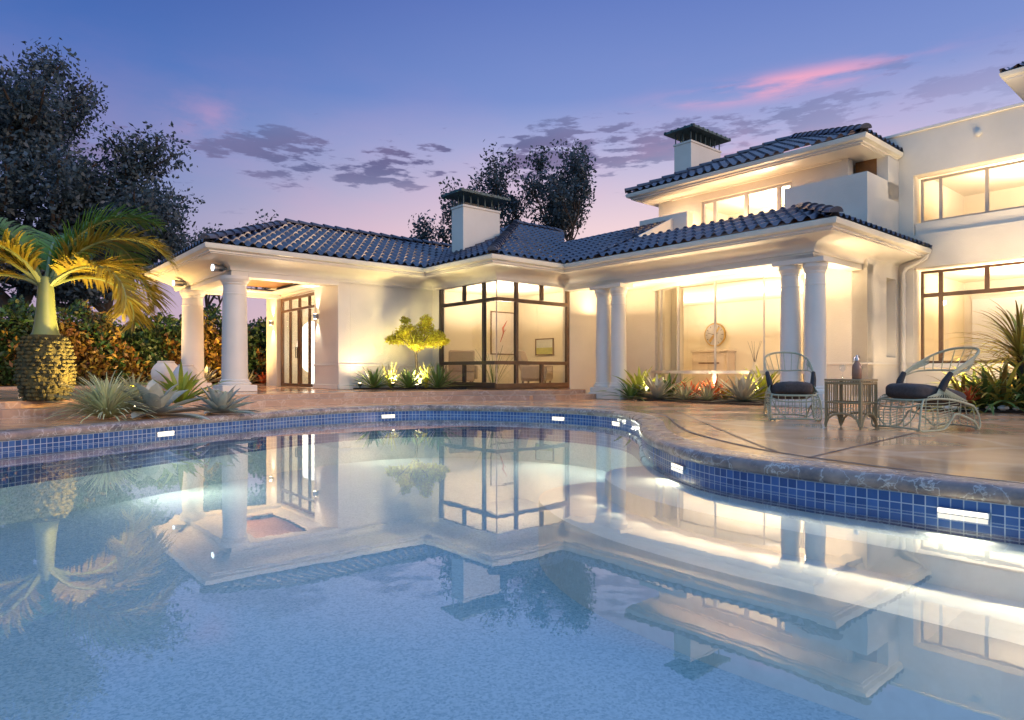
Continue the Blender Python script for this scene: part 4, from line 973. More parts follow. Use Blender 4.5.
# --- white jars
def jar(label, loc, s):
    t = thing('garden_jar', label, 'jar', loc, 0, 'white jars by the rear column')
    b = MB(smooth=True); b.sharp = R(60); b.lathe([(r*s, z*s) for r, z in ((.17,0),(.19,.02),(.30,.22),(.335,.36),(.32,.47),(.26,.58),(.20,.635),(.17,.65),(.15,.65),(.15,.6),(.16,.55))], 0, 0, 32); b.build('jar_body', 'ceramic', t)
    l = MB(smooth=True); l.lathe([(.172*s,.635*s),(.195*s,.645*s),(.195*s,.675*s),(.172*s,.685*s)], 0, 0, 32); l.build('rim', 'ceramic', t)
jar('white round jar standing in front of the rear pavilion column', at(186, 15.3, .222), .86); jar('white taller jar partly hidden left of the round jar', at(166, 16.2, .222), 1.0)
# ------------------------------------------------------------------ garden furniture
M['cane'] = surf('pale_green_painted_cane', (.42, .43, .29), (.31, .33, .22), scale=14, rough=.45)
M['canewrap'] = surf('dark_bound_cane', (.018, .018, .02), (.03, .028, .028), scale=30, rough=.7, bump=.5, bscale=90)
M['cushion'] = surf('charcoal_cushion_cloth', (.085, .070, .066), (.055, .045, .044), scale=30, rough=.95, bump=.25, bscale=160)
M['rattan'] = surf('olive_rattan', (.30, .22, .10), (.36, .25, .12), scale=11, rough=.5)
M['amber'] = surf('brown_tinted_bottle', (.36, .19, .12), (.26, .13, .08), scale=5, rough=.12)
def smoothline(P, k=6, closed=False):
    P = [Vector(p) for p in P]; n = len(P); out = []
    for i in (range(n) if closed else range(n-1)):
        if closed: a, b, c, d = P[i-1], P[i], P[(i+1) % n], P[(i+2) % n]
        else: a, b, c, d = P[max(i-1, 0)], P[i], P[i+1], P[min(i+2, n-1)]
        for j in range(k):
            t = j/k; out.append(.5*((2*b)+(c-a)*t+(2*a-5*b+4*c-d)*t*t+(3*b-a-3*c+d)*t**3))
    if not closed: out.append(P[-1])
    return out
def arclen(P):
    L = [0]
    for a, b in zip(P, P[1:]): L.append(L[-1]+(b-a).length)
    return L
def along(P, t):
    L = arclen(P); s = t*L[-1]
    for i in range(len(P)-1):
        if L[i+1] >= s: return P[i].lerp(P[i+1], (s-L[i])/max(1e-9, L[i+1]-L[i]))
    return P[-1]
def make_chair(label, loc, rz):
    """low cane lounge chair; it faces local -y"""
    t = thing('cane_chair', label, 'chair', loc, rz, 'cane lounge chairs on the deck')
    mir = lambda P: [(-x, y, z) for x, y, z in P]
    up = [(.345,.01,.60),(.358,.13,.68),(.355,.31,.77),(.315,.49,.855),(.19,.60,.91),(0,.635,.925)]
    up = up+[(-x, y, z) for x, y, z in reversed(up[:-1])]; UP = smoothline(up, 6)
    lo = [(.350,.04,.60),(.34,.22,.65),(.30,.36,.665),(.175,.46,.665),(0,.49,.66)]
    lo = lo+[(-x, y, z) for x, y, z in reversed(lo[:-1])]; LO = smoothline(lo, 6)
    b = MB(smooth=True); b.tube(UP, .014, 8); b.tube(LO, .009, 6); b.build('back_hoop', 'cane', t)
    for s in (1, -1):                            # flat wrapped arm bands
        ar = MB(smooth=True)
        for q in range(5):
            f = q/4; P = [UP[i].lerp(LO[min(len(LO)-1, int(i*len(LO)/len(UP)))], f*.5) for i in range(0, 17)]
            P = [Vector((p.x*s, p.y, p.z)) for p in P]; ar.tube(P, [.010-.0035*(i/16) for i in range(17)], 6)
        ar.build('arm_band', 'cane', t)
    sp = MB(smooth=True)
    for i in range(9):
        f = .22+.56*i/8; sp.tube([along(UP, f), along(LO, f)], .006, 6)
    sp.build('spindle', 'cane', t)['kind'] = 'stuff'
    for s in (1, -1):
        w = MB(smooth=True); w.tube([(s*.318,-.075,.45),(s*.338,-.03,.545),(s*.352,.04,.635)], [.046,.042,.030], 10); w.build('bound_joint', 'canewrap', t)
    rim = smoothline([(.30,-.36,.34),(.345,-.15,.355),(.35,.10,.335),(.33,.38,.275),(.20,.45,.265),(0,.46,.265),(-.20,.45,.265),(-.33,.38,.275),(-.35,.10,.335),(-.345,-.15,.355),(-.30,-.36,.34),(-.15,-.40,.335),(0,-.41,.335),(.15,-.40,.335)], 5, True)
    rm = MB(smooth=True); rm.tube(rim, .013, 8, closed=True); rm.build('seat_rim', 'cane', t)
    for s in (1, -1):
        fan = MB(smooth=True)
        for i in range(15):
            f = i/14; y = -.30+.58*f; z = .372-.075*max(0, f-.35)
            fan.tube([(s*.325,-.075+.05*(f-.5),.47),(s*.345,-.04+.24*(f-.5),.41),(s*.348,y,z)], .0065, 5)
        fan.build('woven_fan', 'cane', t)
    for s in (1, -1):                            # wave-shaped base rod each side
        P = smoothline([(s*.33,-.34,.345),(s*.36,-.40,.26),(s*.37,-.43,.12),(s*.36,-.42,.02),(s*.35,-.25,.012),(s*.345,-.05,.03),(s*.34,.05,.12),(s*.345,.11,.185),(s*.345,.22,.165),(s*.35,.38,.10),(s*.34,.45,.03),(s*.335,.47,.012)], 5)
        m_ = MB(smooth=True); m_.tube(P, .012, 8)
        m_.tube(smoothline([(s*.335,.47,.012),(s*.34,.49,.06),(s*.33,.47,.18),(s*.325,.40,.275)], 4), .010, 8); m_.build('base_rod', 'cane', t)
        h_ = MB(smooth=True)
        for i in range(9):
            f = (i+1)/10; z = .035+.30*f; y1 = -.40-.03*math.sin(PI*f); y2 = (.03+.10*f if z < .17 else .10+.25*(f-.45))
            h_.tube([(s*.355,y1,z),(s*.36,(y1+y2)/2,z-.03*(1-f)),(s*.347,y2-.03,z+.02)], .004, 5)
        for i in range(4):
            y = -.32+i*.17; h_.tube([(s*.348,y,.36),(s*.358,y-.02,.2),(s*.35,y-.01,.03 if y < 0 else .16)], .006, 5)
        h_.build('side_lattice', 'cane', t)
    f_ = MB(smooth=True)
    f_.tube(smoothline([(.36,-.42,.02),(.25,-.45,.03),(0,-.46,.035),(-.25,-.45,.03),(-.36,-.42,.02)], 4), .010, 8)
    f_.tube(smoothline([(.345,-.40,.30),(.2,-.43,.26),(0,-.44,.255),(-.2,-.43,.26),(-.345,-.40,.30)], 4), .009, 8)
    for i in range(6):
        x = -.25+.1*i; f_.tube([(x,-.405,.345),(x*1.02,-.455,.2),(x*1.05,-.455,.035)], .006, 6)
    for s in (1, -1): f_.tube(smoothline([(s*.12,-.44,.035),(s*.25,-.435,.12),(s*.34,-.42,.28)], 4), .008, 6)
    f_.build('front_lattice', 'cane', t)
    k_ = MB(smooth=True)
    k_.tube(smoothline([(.335,.47,.012),(.2,.50,.03),(0,.51,.035),(-.2,.50,.03),(-.335,.47,.012)], 4), .010, 8)
    for i in range(6):
        x = -.25+.1*i; k_.tube([(x,.455,.265),(x*1.03,.48,.2),(x*1.05,.505,.035)], .006, 6)
    for z in (.1, .16, .22): k_.tube(smoothline([(.335,.47,z),(0,.50,z),(-.335,.47,z)], 4), .004, 5)
    k_.build('rear_lattice', 'cane', t)
    cu = MB(smooth=True); cu.sharp = R(180); bm = bmesh.new(); bmesh.ops.create_cube(bm, size=1.0)
    bmesh.ops.subdivide_edges(bm, edges=bm.edges[:], cuts=9, use_grid_fill=True)
    for v in bm.verts:
        x, y, z = v.co*2
        px, py = abs(x)**5, abs(y)**5; e = (px+py)
        n_ = lambda u, p: math.copysign(abs(u)**1.0, u)
        L_ = max(1e-6, (abs(x)**4+abs(y)**4+abs(z)**4)**.25); M_ = max(abs(x), abs(y), abs(z)); k = M_/L_
        x, y, z = x*k, y*k, z*k; cr = (1-.25*(x*x+y*y)/2) if z > 0 else 1
        v.co = Vector((x*.30, y*.42+.02, z*.100*cr+.392-.055*y+.006*math.sin(9*x)*math.cos(7*y)))
    cu.v = [tuple(v.co) for v in bm.verts]; bm.verts.index_update(); cu.f = [tuple(v.index for v in f.verts) for f in bm.faces]; bm.free(); cu.build('cushion', 'cushion', t)
    ft = MB(smooth=True)
    for x, y in ((.3,-.40),(-.3,-.40),(.3,.47),(-.3,.47)): ft.lathe([(.012,0),(.014,.02),(.010,.035)], x, y, 8, 0.0)
    ft.build('foot', 'cane', t)['kind'] = 'stuff'
    return t
make_chair('pale cane lounge chair turned to the pool, left of the cane table', (3.80, 8.95, .004), R(-14)).scale = (.84, .94, 1)
make_chair('pale cane lounge chair in side view, right of the cane table', (4.66, 7.42, .004), R(-74)).scale = (.86, .95, 1)
# cane side table
A_, B_ = Vector((3.66, 7.66)), Vector((3.89, 7.28)); C_ = Vector((4.15, 7.47)); cen = (A_+C_)/2
ang = math.atan2(B_.y-A_.y, B_.x-A_.x); lx, ly = (B_-A_).length/2, (C_-B_).length/2
tb = thing('cane_table', 'olive rattan side table with arched open sides between the two chairs', 'table', (cen.x, cen.y, .004), ang)
HT = .565
def rr(x, y, r, n=4):
    P = []
    for (cx, cy_, a0) in ((x-r, y-r, 0), (-x+r, y-r, 90), (-x+r, -y+r, 180), (x-r, -y+r, 270)):
        for i in range(n+1): P.append((cx+r*math.cos(R(a0+90*i/n)), cy_+r*math.sin(R(a0+90*i/n))))
    return P
tt = MB(smooth=True); tt.prism(rr(lx+.015, ly+.015, .05), HT-.025, HT); tt.build('tabletop', 'rattan', tb, bevel=.008)
rg = MB(smooth=True)
for z, r in ((HT-.05, .014), (HT-.27, .012)): rg.tube([(x, y, z) for x, y in rr(lx, ly, .035)], r, 8, closed=True)
rg.build('hoop', 'rattan', tb)
for sx in (1, -1):
    for sy in (1, -1):
        l = MB(smooth=True); l.tube([(sx*(lx-.012), sy*(ly-.012), HT-.03), (sx*(lx-.012), sy*(ly-.012), .0)], [.016, .014], 8); l.build('leg', 'rattan', tb)
for ax, (L_, o_) in enumerate(((lx, ly), (ly, lx))):
    for s in (1, -1):
        ac = MB(smooth=True); P = []
        for i in range(13):
            u = -1+2*i/12; P.append((u*(L_-.015), s*o_, .03+.14*math.sqrt(max(0, 1-u*u))))
        q = (lambda p: p) if ax == 0 else (lambda p: (p[1], p[0], p[2])); ac.tube([q(p) for p in P], .013, 8)
        n_ = 13 if ax == 0 else 8
        for i in range(n_):
            u = -.88+1.76*i/(n_-1); ac.tube([q((u*L_, s*o_, HT-.03)), q((u*L_, s*o_, .03+.14*math.sqrt(1-u*u)))], .0065, 6)
        ac.build('side_lattice', 'rattan', tb)
# siphon bottle and glasses
sb = thing('siphon_bottle', 'brown soda siphon with a chrome head standing on the cane table', 'bottle', (cen.x+.04, cen.y-.06, .004+HT), .5)
b = MB(smooth=True); b.sharp = R(70); b.lathe([(.044,0),(.05,.006),(.05,.135),(.046,.155),(.032,.185),(.019,.198),(.018,.21)], 0, 0, 24); b.build('bottle_body', 'amber', sb)
hd_ = MB(smooth=True); hd_.lathe([(.022,.205),(.024,.21),(.024,.235),(.015,.25),(.012,.27),(.006,.275)], 0, 0, 16); hd_.tube([(0,0,.245),(-.035,0,.25),(-.05,0,.235),(-.053,0,.205)], .007, 8); hd_.tube([(0,0,.262),(.03,0,.268),(.055,0,.25)], .006, 8); hd_.build('siphon_head', 'metal', sb)
def glass_(label, x, y):
    t = thing('wine_glass', label, 'glass', (x, y, .004+HT), 0, 'glasses on the cane table'); m_ = MB(smooth=True); m_.sharp = R(70)
    m_.lathe([(.032,0),(.032,.003),(.006,.008),(.0045,.07),(.01,.08),(.03,.10),(.037,.13),(.034,.165),(.0325,.165),(.0355,.13),(.028,.102),(.005,.085)], 0, 0, 20); m_.build('goblet', 'clear', t)
p1 = Matrix.Rotation(ang, 2) @ Vector((-.11, .02)); p2 = Matrix.Rotation(ang, 2) @ Vector((.03, .12))
glass_('empty wine glass alone at the left end of the cane table', cen.x+p1.x, cen.y+p1.y); glass_('wine glass just behind the brown siphon', cen.x+p2.x, cen.y+p2.y)

# ------------------------------------------------------------------ things in the rooms
M['canvas'] = surf('pale_picture_paper', (.75, .70, .66), (.70, .62, .58), scale=6, rough=.8)
M['sofa'] = surf('beige_armchair_cloth', (.42, .33, .27), (.36, .28, .23), scale=20, rough=.95)
M['cabinet'] = surf('pale_cabinet_paint', (.60, .50, .40), (.55, .45, .36), scale=3, rough=.5)
M['brass'] = surf('brass', (.60, .40, .12), (.5, .33, .1), scale=8, rough=.3, metal=1)
M['ink'] = surf('dark_ink', (.08, .06, .05), rough=.6)
M['landgreen'] = surf('painted_meadow', (.30, .33, .10), (.45, .42, .12), scale=9, rough=.8)
M['landsky'] = surf('painted_sky', (.60, .62, .58), (.50, .52, .50), scale=5, rough=.8)
M['redpaint'] = surf('red_brush_stroke', (.55, .12, .10), rough=.7)
def picture(label, a, b, z, w, h_, face, kind):
    # face 'b': hangs on a wall of constant b looking towards -b ; 'a': constant a looking towards -a
    t = thing('framed_picture', label, 'picture', W(a, b, z), TH if face == 'b' else TH-PI/2)
    f = MB(); e = .035
    f.box(-w/2, -w/2+e, -.03, 0, 0, h_).box(w/2-e, w/2, -.03, 0, 0, h_).box(-w/2+e, w/2-e, -.029, -.001, 0, e).box(-w/2+e, w/2-e, -.029, -.001, h_-e, h_); f.build('picture_frame', 'bronze', t)
    if kind == 'land':
        MB().box(-w/2+e, w/2-e, -.018, -.002, h_*.45, h_-e).build('painted_sky', 'landsky', t); MB().box(-w/2+e, w/2-e, -.018, -.002, e, h_*.449).build('painted_meadow', 'landgreen', t)
    else:
        MB().box(-w/2+e, w/2-e, -.018, -.002, e, h_-e).build('canvas', 'canvas', t)
        s = MB(smooth=True); s.tube([(-.1*w,-.02,h_*.3),(.02*w,-.02,h_*.5),(.0,-.02,h_*.62),(.18*w,-.02,h_*.8)], [.012,.02,.03,.006], 6); s.tube([(.0,-.02,h_*.5),(.15*w,-.02,h_*.6)], [.015,.004], 6); s.build('brush_stroke', 'redpaint', t)
picture('landscape picture with a green meadow hanging inside the bay window', 13.39, 14.26, 1.13, .78, .50, 'a', 'land')
picture('tall framed print with a red stroke inside the bay window', 12.85, 15.59, 1.16, .95, 1.32, 'b', 'print')
picture('small narrow frame low on the bow room wall by the right columns', 17.2, 9.9, .95, .35, .75, 'a', 'print') if False else None
def armchair(label, a, b, rz, s=1.0):
    t = thing('armchair', label, 'armchair', W(a, b, .235), TH+rz)
    MB().box(-.38*s,.38*s,-.38,.38,.14,.42).build('seat', 'sofa', t, bevel=.05); bk = MB(smooth=True); bk.add([(-.36*s,.22,.4),(.36*s,.22,.4),(.36*s,.40,.4),(-.36*s,.40,.4),(-.36*s,.42,1.0),(.36*s,.42,1.0),(.36*s,.56,1.0),(-.36*s,.56,1.0)], [(0,3,2,1),(4,5,6,7),(0,1,5,4),(1,2,6,5),(2,3,7,6),(3,0,4,7)]); bk.build('backrest', 'sofa', t, bevel=.05)
    for sx in (-1, 1): MB().box(sx*.38*s, sx*.46*s, -.38, .36, .2, .58).build('armrest', 'sofa', t, bevel=.03)
    lg = MB(); [lg.box(x-.025, x+.025, y-.025, y+.025, 0, .14) for x in (-.32, .32) for y in (-.32, .32)]
    o = lg.build('leg', 'bronze', t); o['kind'] = 'stuff'
armchair('beige reclining armchair inside the right pane of the bay', 12.55, 13.7, .6); armchair('low armchair in the far left of the bay room', 10.9, 15.1, 2.6)
plant('potted_grass', 'thin house plant with long blades in the bay corner', 'house plant', W(10.35, 12.9, .235), 'agave_green', 71, n=18, L=1.3, w=.02, e0=.9, e1=1.5, droop=.5)
# wall clock over a low cabinet in the bow room
bc = 11.72; ac_ = 18.29
ck = thing('wall_clock', 'large round wall clock with a gold hand seen through the bow window', 'clock', W(18.28, 11.62, 1.80), TH-PI/2)
def ydisc(mb, r, y0, y1, n=40, x=0, z=0):
    mb.add([(x+r*math.cos(2*PI*i/n), y0, z+r*math.sin(2*PI*i/n)) for i in range(n)]+[(x+r*math.cos(2*PI*i/n), y1, z+r*math.sin(2*PI*i/n)) for i in range(n)], [tuple(range(n)), tuple(reversed(range(n, 2*n)))]+[(i, n+i, n+(i+1) % n, (i+1) % n) for i in range(n)]); return mb
rim_ = MB(smooth=True); ydisc(rim_, .37, -.05, 0); rim_.build('clock_rim', 'brass', ck)
fc = MB(smooth=True); ydisc(fc, .335, -.056, -.0505); M['dial'] = surf('grey_clock_dial', (.42, .39, .36), (.36, .33, .31), scale=6, rough=.7); fc.build('clock_face', 'dial', ck)
hm_ = MB()
for i in range(12):
    a = 2*PI*i/12; c, s = math.cos(a), math.sin(a); w = .010
    P = [(.25*c-w*s, .25*s+w*c), (.25*c+w*s, .25*s-w*c), (.31*c+w*s, .31*s-w*c), (.31*c-w*s, .31*s+w*c)]
    hm_.add([(x, -.0585, z) for x, z in P]+[(x, -.0565, z) for x, z in P], [(0,1,2,3), (7,6,5,4), (0,4,5,1), (1,5,6,2), (2,6,7,3), (3,7,4,0)])
hm_.build('hour_marks', 'ink', ck)
def hand(a, l, w, mat, y, name, tail=0.0):
    c, s = math.cos(a), math.sin(a); P = [(-tail*c-w*s, -tail*s+w*c), (-tail*c+w*s, -tail*s-w*c), (l*c+w*s*.6, l*s-w*c*.6), (l*c-w*s*.6, l*s+w*c*.6)]
    MB().add([(x, y, z) for x, z in P]+[(x, y+.004, z) for x, z in P], [(0,1,2,3), (7,6,5,4), (0,4,5,1), (1,5,6,2), (2,6,7,3), (3,7,4,0)]).build(name, mat, ck)
hand(R(52), .30, .045, 'brass', -.066, 'gold_pendulum', .27); hand(R(165), .24, .010, 'ink', -.074, 'hour_hand'); hand(R(20), .16, .010, 'ink', -.08, 'minute_hand')
cb = thing('cabinet', 'pale low cabinet against the wall under the round clock', 'cabinet', W(18.28, 11.55, .025), TH-PI/2)
MB().box(-.62, .62, -.45, 0, 0, 1.22).build('cabinet_body', 'cabinet', cb, bevel=.01); MB().box(-.66, .66, -.49, 0, 1.222, 1.28).build('cabinet_top', 'cabinet', cb, bevel=.01)
for x in (-.30, .30): MB().box(x-.27, x+.27, -.47, -.452, .10, 1.12).build('cabinet_door', 'cabinet', cb, bevel=.008)
MB().box(-.36, .36, -.49, -.472, .86, .90).build('cabinet_handle', 'bronze', cb)
vs_ = thing('table_vase', 'slim vase with bare twigs beside the cabinet in the bow room', 'vase', W(17.6, 9.9, .025), 0)
b = MB(smooth=True); b.lathe([(.10,0),(.13,.2),(.12,.6),(.06,.85),(.07,.9)], 0, 0, 16); b.build('vase_body', 'ceramic', vs_)
tw = MB(smooth=True)
for i in range(5): a = i*1.3; tw.tube([(0,0,.8),(.08*math.cos(a),.08*math.sin(a),1.15),(.2*math.cos(a),.2*math.sin(a),1.5)], [.008,.006,.003], 5)
tw.build('twig', 'bark', vs_)['kind'] = 'stuff'
M['curtain'] = surf('cream_curtain', (.78, .70, .56), (.74, .66, .52), scale=4, rough=.9)
cu = MB(smooth=True); cu.sharp = R(180); n = 60; P = []
for i in range(n+1):
    u = i/n; P.append((14.05+.05*math.sin(u*34), 10.2-.32*u+.0))
cu.add([(a, b, .03) for a, b in P]+[(a, b, 2.76) for a, b in P]+[(a+.015, b, .03) for a, b in P]+[(a+.015, b, 2.76) for a, b in P], [(i, i+1, n+2+i, n+1+i) for i in range(n)]+[(2*n+3+i, 2*n+2+i, 3*n+3+i, 3*n+4+i) for i in range(n)])
o = cu.build('curtain', 'curtain', None, (14.05, 9.65, 0)); o.location = W(14.05, 9.65); o.rotation_euler = (0, 0, TH); tag(o, 'cream pleated curtain drawn at the left end of the bow window', 'curtain')
# round paper lantern behind the french doors
ln = thing('floor_lantern', 'glowing round white lantern behind the french doors', 'lamp', W(7.8, 18.0, .24))
M['lantern'] = emit('lit_paper', (1, .93, .80), 2.2)
b = MB(smooth=True); b.lathe([(.02, 0)]+[(.42*math.sin(PI*i/12)+.01, .75-.75*math.cos(PI*i/12)+.35) for i in range(1, 12)]+[(.02, 1.85)], 0, 0, 24); b.build('shade', 'lantern', ln)
l_ = MB(smooth=True); l_.lathe([(.16,0),(.16,.02),(.02,.03),(.02,.36)], 0, 0, 16); l_.build('base', 'blackmetal', ln)
# white surface standing in for the bright doorway in the right-hand room
MB_ = MB().box(-.75, .75, -.05, 0, 0, 1.75); M['board'] = surf('white_doorway_board', (.8, .8, .82), (.78, .78, .8), scale=3, rough=.8)
bl = thing('doorway_board', 'white blind hanging on the back wall of the right-hand room', 'board', W(19.98, 4.45, .75), TH-PI/2); MB_.build('board_face', 'board', bl); MB().box(-.78, .78, -.07, -.051, 1.752, 1.82).build('board_rail', 'trim', bl)

# ------------------------------------------------------------------ lamps
M['bulb'] = emit('warm_bulb', (1, .78, .45), 14); M['poolbulb'] = emit('pool_lamp_lens', (1, .92, .72), 1.5); M['coolbulb'] = emit('flood_lens', (.85, .95, 1), 2.0)
def sconce(label, a, b, z):
    t = thing('wall_lamp', label, 'wall lamp', W(a, b, z), TH, 'wall lamps by the french doors')
    c = MB(smooth=True); c.lathe([(.045,-.06),(.055,-.055),(.055,.055),(.045,.06)], -.075, 0, 20); c.build('lamp_body', 'metal', t); MB().box(-.03, .0, -.04, .04, -.05, .05).build('wall_plate', 'metal', t, bevel=.004)
    for s in (1, -1):
        ln_ = MB(smooth=True); ln_.lathe([(.035, 0), (.035, .004)], -.075, 0, 16, s*.062 if s > 0 else -.066); ln_.build('lens', 'bulb', t)
        lamp('wall_lamp_spot', 'SPOT', t, (-.075, 0, s*.075), 26, (1, .88, .70), .03, (0 if s < 0 else PI, 0, 0), spot_size=R(70), spot_blend=.7)
    return t
sconce('metal up-and-down wall lamp on the white pier right of the french doors', 6.949, 15.72, 2.03); sconce('metal up-and-down wall lamp left of the french doors', 6.949, 18.75, 2.03)
def flood(label, a, b, z, rz):
    t = thing('floodlight', label, 'floodlight', W(a, b, z), rz, 'floodlights on the pavilion corners'); c = MB(smooth=True)
    c.add([], []); c.tube([(0,0,0),(-.10,0,.0)], .035, 12); c.build('bracket', 'metal', t)
    d_ = MB(smooth=True); d_.tube([(-.08,0,0),(-.11,0,0),(-.30,0,-.01),(-.32,0,-.01)], [.05,.075,.085,.085], 16); d_.build('lamp_head', 'metal', t)
    e_ = MB(smooth=True); e_.tube([(-.321,0,-.01),(-.328,0,-.01)], .07, 16); e_.build('lens', 'coolbulb', t); return t
flood('chrome floodlight above the front pavilion column', 4.47, 14.72, 2.86, TH+.15); flood('chrome floodlight above the rear pavilion column', 4.47, 17.95, 2.86, TH+.1)
cl_ = thing('column_lamp', 'small lit lamp high between the paired porch columns', 'wall lamp', W(12.02, 5.72, 2.44), TH)
c = MB(smooth=True); c.lathe([(.03,-.06),(.045,-.05),(.045,.05),(.03,.06)], 0, 0, 16); c.build('shade', 'bulb', cl_); MB().box(-.02, .02, -.02, .02, .06, .15).build('stem', 'metal', cl_)
lamp('column_lamp_glow', 'POINT', cl_, (.08, 0, -.02), 14, WARM2, .05)
# lit bars in the waterline tiles
def pool_light(label, x, y):
    i = sorted(range(NP), key=lambda i: (PO[i]-Vector((x, y))).length)[0]; t_ = (PO[(i+1) % NP]-PO[i-1]).normalized(); nn = Vector((-t_.y, t_.x))
    p = PO[i]; t = thing('pool_light', label, 'pool light', (p.x, p.y, -.170), math.atan2(t_.y, t_.x), 'lit bars along the pool edge')
    MB().box(-.132, .132, -.025, .006, -.020, .014).build('housing', 'metal', t, bevel=.004); MB().box(-.125, .125, .0065, .012, -.017, .011).build('lens', 'poolbulb', t, bevel=.004)
    lamp('pool_lamp', 'AREA', t, (0, .05, -.08), (.7 if y < 4 else 1.2 if y < 6 else 12 if x < -4 else 7), (1, .88, .64), .28, (R(66), 0, 0), shape='RECTANGLE', size_y=.05)
    return t
for lab, x, y in (('lit pool bar at the far left under the agaves', -4.70, 9.0), ('lit pool bar in front of the little yellow tree', -2.23, 12.2), ('lit pool bar at the far side below the bay steps', .80, 11.7), ('small lit pool bar on the far bend of the edge', 1.6, 10.6), ('lit pool bar near the start of the underwater steps', 1.45, 5.7), ('largest lit pool bar at the right edge of the photo', 2.655, 3.85)): pool_light(lab, x, y)
# added unseen spots that brighten the submerged bench and lower step
for k in range(6, len(run)-4, 2):
    q0, q1 = run[k], run[k+1]; tg = (q1-q0).normalized(); nn = Vector((-tg.y, tg.x))
    if (q0+nn-Vector((0, 2))).length > (q0-nn-Vector((0, 2))).length: nn = -nn
    o = lamp('bench_fill', 'SPOT', None, (q0.x+nn.x*.03, q0.y+nn.y*.03, -.125), 3.0, (1, .80, .52), 0.0, None, spot_size=R(75), spot_blend=.8); o.rotation_euler = Vector((nn.x, nn.y, -.36)).to_track_quat('-Z', 'Y').to_euler()
    o = lamp('step_fill', 'SPOT', None, (q0.x+nn.x*.66, q0.y+nn.y*.66, -.345), 1.2, (1, .80, .52), 0.0, None, spot_size=R(120), spot_blend=.8); o.rotation_euler = Vector((nn.x, nn.y, -.3)).to_track_quat('-Z', 'Y').to_euler()
# garden uplights
def uplight(label, x, y, z, e, color=WARM, tilt=(0, 0), blend=1.0, size=150, fix=True):
    t = thing('garden_spotlight', label, 'garden light', (x, y, z), 0, 'garden spotlights in the planting')
    b = MB(smooth=True); b.lathe([(.015,0),(.015,.05),(.04,.06),(.045,.12),(.038,.125)], 0, 0, 14); b.build('lamp_head', 'blackmetal', t); e_ = MB(smooth=True); e_.lathe([(.032,.1255),(.032,.129)], 0, 0, 14); e_.build('lens', 'bulb', t)
    lamp('garden_spot', 'SPOT', t, (0, 0, .15), e, color, .06, (PI+tilt[0], tilt[1], 0), spot_size=R(size), spot_blend=blend)
    return t
uplight('garden spotlight left of the little yellow tree', *at(393, 15.75, .25), 70, (1, .80, .33)); uplight('garden spotlight under the little yellow tree', *at(420, 15.7, .25), 130, (1, .80, .33))
uplight('garden spotlight at the front edge of the lit bed', *at(417, 15.3, .222), 130, (1, .80, .33), (-.35, 0), size=80)
uplight('garden spotlight at the left yucca by the white wall', *at(360, 15.55, .25), 25, WARM); 
uplight('garden spotlight behind the lime bromeliad', *at(648, 15.3, .03), 45, WARM); uplight('garden spotlight behind the red bromeliads', *at(704, 14.75, .03), 45, WARM); uplight('garden spotlight behind the purple-grey agave', *at(752, 14.0, .03), 40, WARM)
uplight('garden spotlight at the foot of the bottle palm', -6.05, 9.75, .22, 85, (1, .62, .16), (.0, -.75)); 
uplight('garden spotlight in front of the hedge beside the palm', *at(20, 14.2, .28), 230, (1, .62, .18), (-.5, 0)); uplight('garden spotlight in front of the hedge left of the pavilion', *at(125, 16.3, .28), 230, (1, .60, .20), (-.5, 0)); uplight('garden spotlight in front of the hedge behind the columns', *at(222, 18.0, .28), 170, (1, .60, .20), (-.5, 0))
for i, (px, Y) in enumerate(((957, 11.3), (992, 10.95), (1040, 11.2))): uplight(('garden spotlight behind the low orange plants', 'garden spotlight deep in the right-hand bed', 'garden spotlight beyond the right edge of the bed')[i], *at(px, Y, .05), 260, WARM, (-.35, .25))
def aim(px, py, pz, tx, ty, tz): return Vector((tx-px, ty-py, tz-pz)).to_track_quat('-Z', 'Y').to_euler()
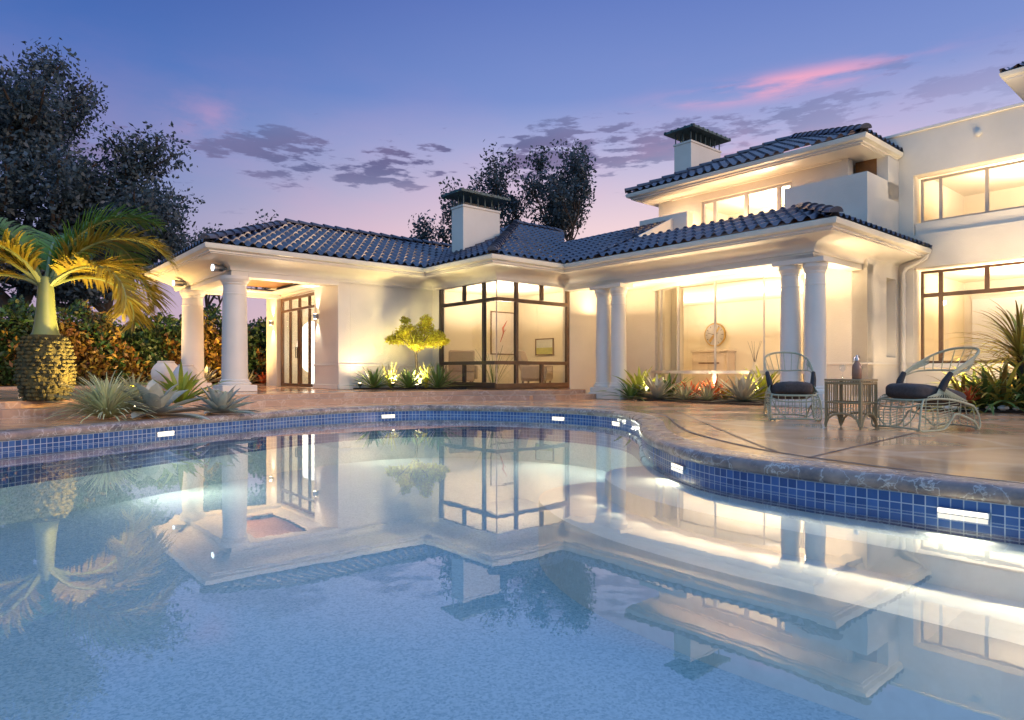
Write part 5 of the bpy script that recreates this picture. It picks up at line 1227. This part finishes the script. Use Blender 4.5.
for lab, x, y, tg in (('garden spotlight at the far right aimed high at the wing', 9.2, 9.7, (9.5, 12.6, 4.9)), ('garden spotlight beyond the right edge aimed high at the wing', 10.6, 9.5, (10.9, 10.9, 4.4))):
    t = uplight(lab, x, y, .05, 0); lamp('wing_spot', 'SPOT', t, (0, 0, .16), 640, WARM2, .08, aim(x, y, .2, *tg), spot_size=R(75), spot_blend=1.0)
t = uplight('garden spotlight by the grass tuft aimed into the palm crown', -5.75, 9.95, .0, 0); lamp('palm_spot', 'SPOT', t, (0, 0, .16), 330, (1, .70, .22), .08, aim(-5.75, 9.95, .16, -6.7, 9.8, 2.3), spot_size=R(85), spot_blend=1.0)
o = lamp('pool_floor_fill', 'SPOT', None, (2.2, -2.2, -.55), 130, (.80, .95, 1), .15, aim(2.2, -2.2, -.55, .2, 3.4, -1.0), spot_size=R(110), spot_blend=1.0)   # added unseen spot that brightens the pool floor
# unseen area lamps facing up at the porch and pavilion ceilings
def ceiling_washes(pts, z, e, color=WARM):
    for a, b in pts: lamp('ceiling_wash', 'AREA', house, (a-HO[0], b-HO[1], z-.55), e, color, .12, (PI, 0, 0), shape='RECTANGLE', size_y=1.2)   # added without fixtures to wash the ceiling
ceiling_washes([(12.7, 11.0), (12.6, 9.2), (12.5, 7.5), (13.0, 6.1)], 2.66, 22); ceiling_washes([(5.7, 15.4), (5.7, 17.3)], 2.70, 20)
def rl(a, b, z, e, color=(1, .82, .60), s=.25): lamp('room_lamp', 'AREA', house, (a-HO[0], b-HO[1], z-.7), e*1.2, color, .6, (PI, 0, 0))
rl(11.4, 13.8, 2.5, 50); rl(16.2, 8.5, 2.45, 60); rl(16.3, 11.5, 2.4, 40); rl(8.4, 16.8, 2.5, 40); rl(17.8, 3.6, 2.6, 65); rl(17.8, 1.0, 2.6, 40); rl(17.8, 3.4, 4.9, 60); rl(17.8, 1.0, 4.9, 40); rl(15.9, 8.4, 4.9, 55)
# added points without fixtures that brighten the upper soffits and terrace wall
for a, b, z, e in ((16.6, 4.4, 6.1, 14), (14.25, 8.4, 4.0, 22), (14.25, 10.2, 4.2, 16), (14.9, 5.85, 4.9, 0), (13.2, 5.05, 3.35, 0)):
    if e: lamp('upper_fill', 'POINT', house, (a-HO[0], b-HO[1], z), e, WARM, .08)
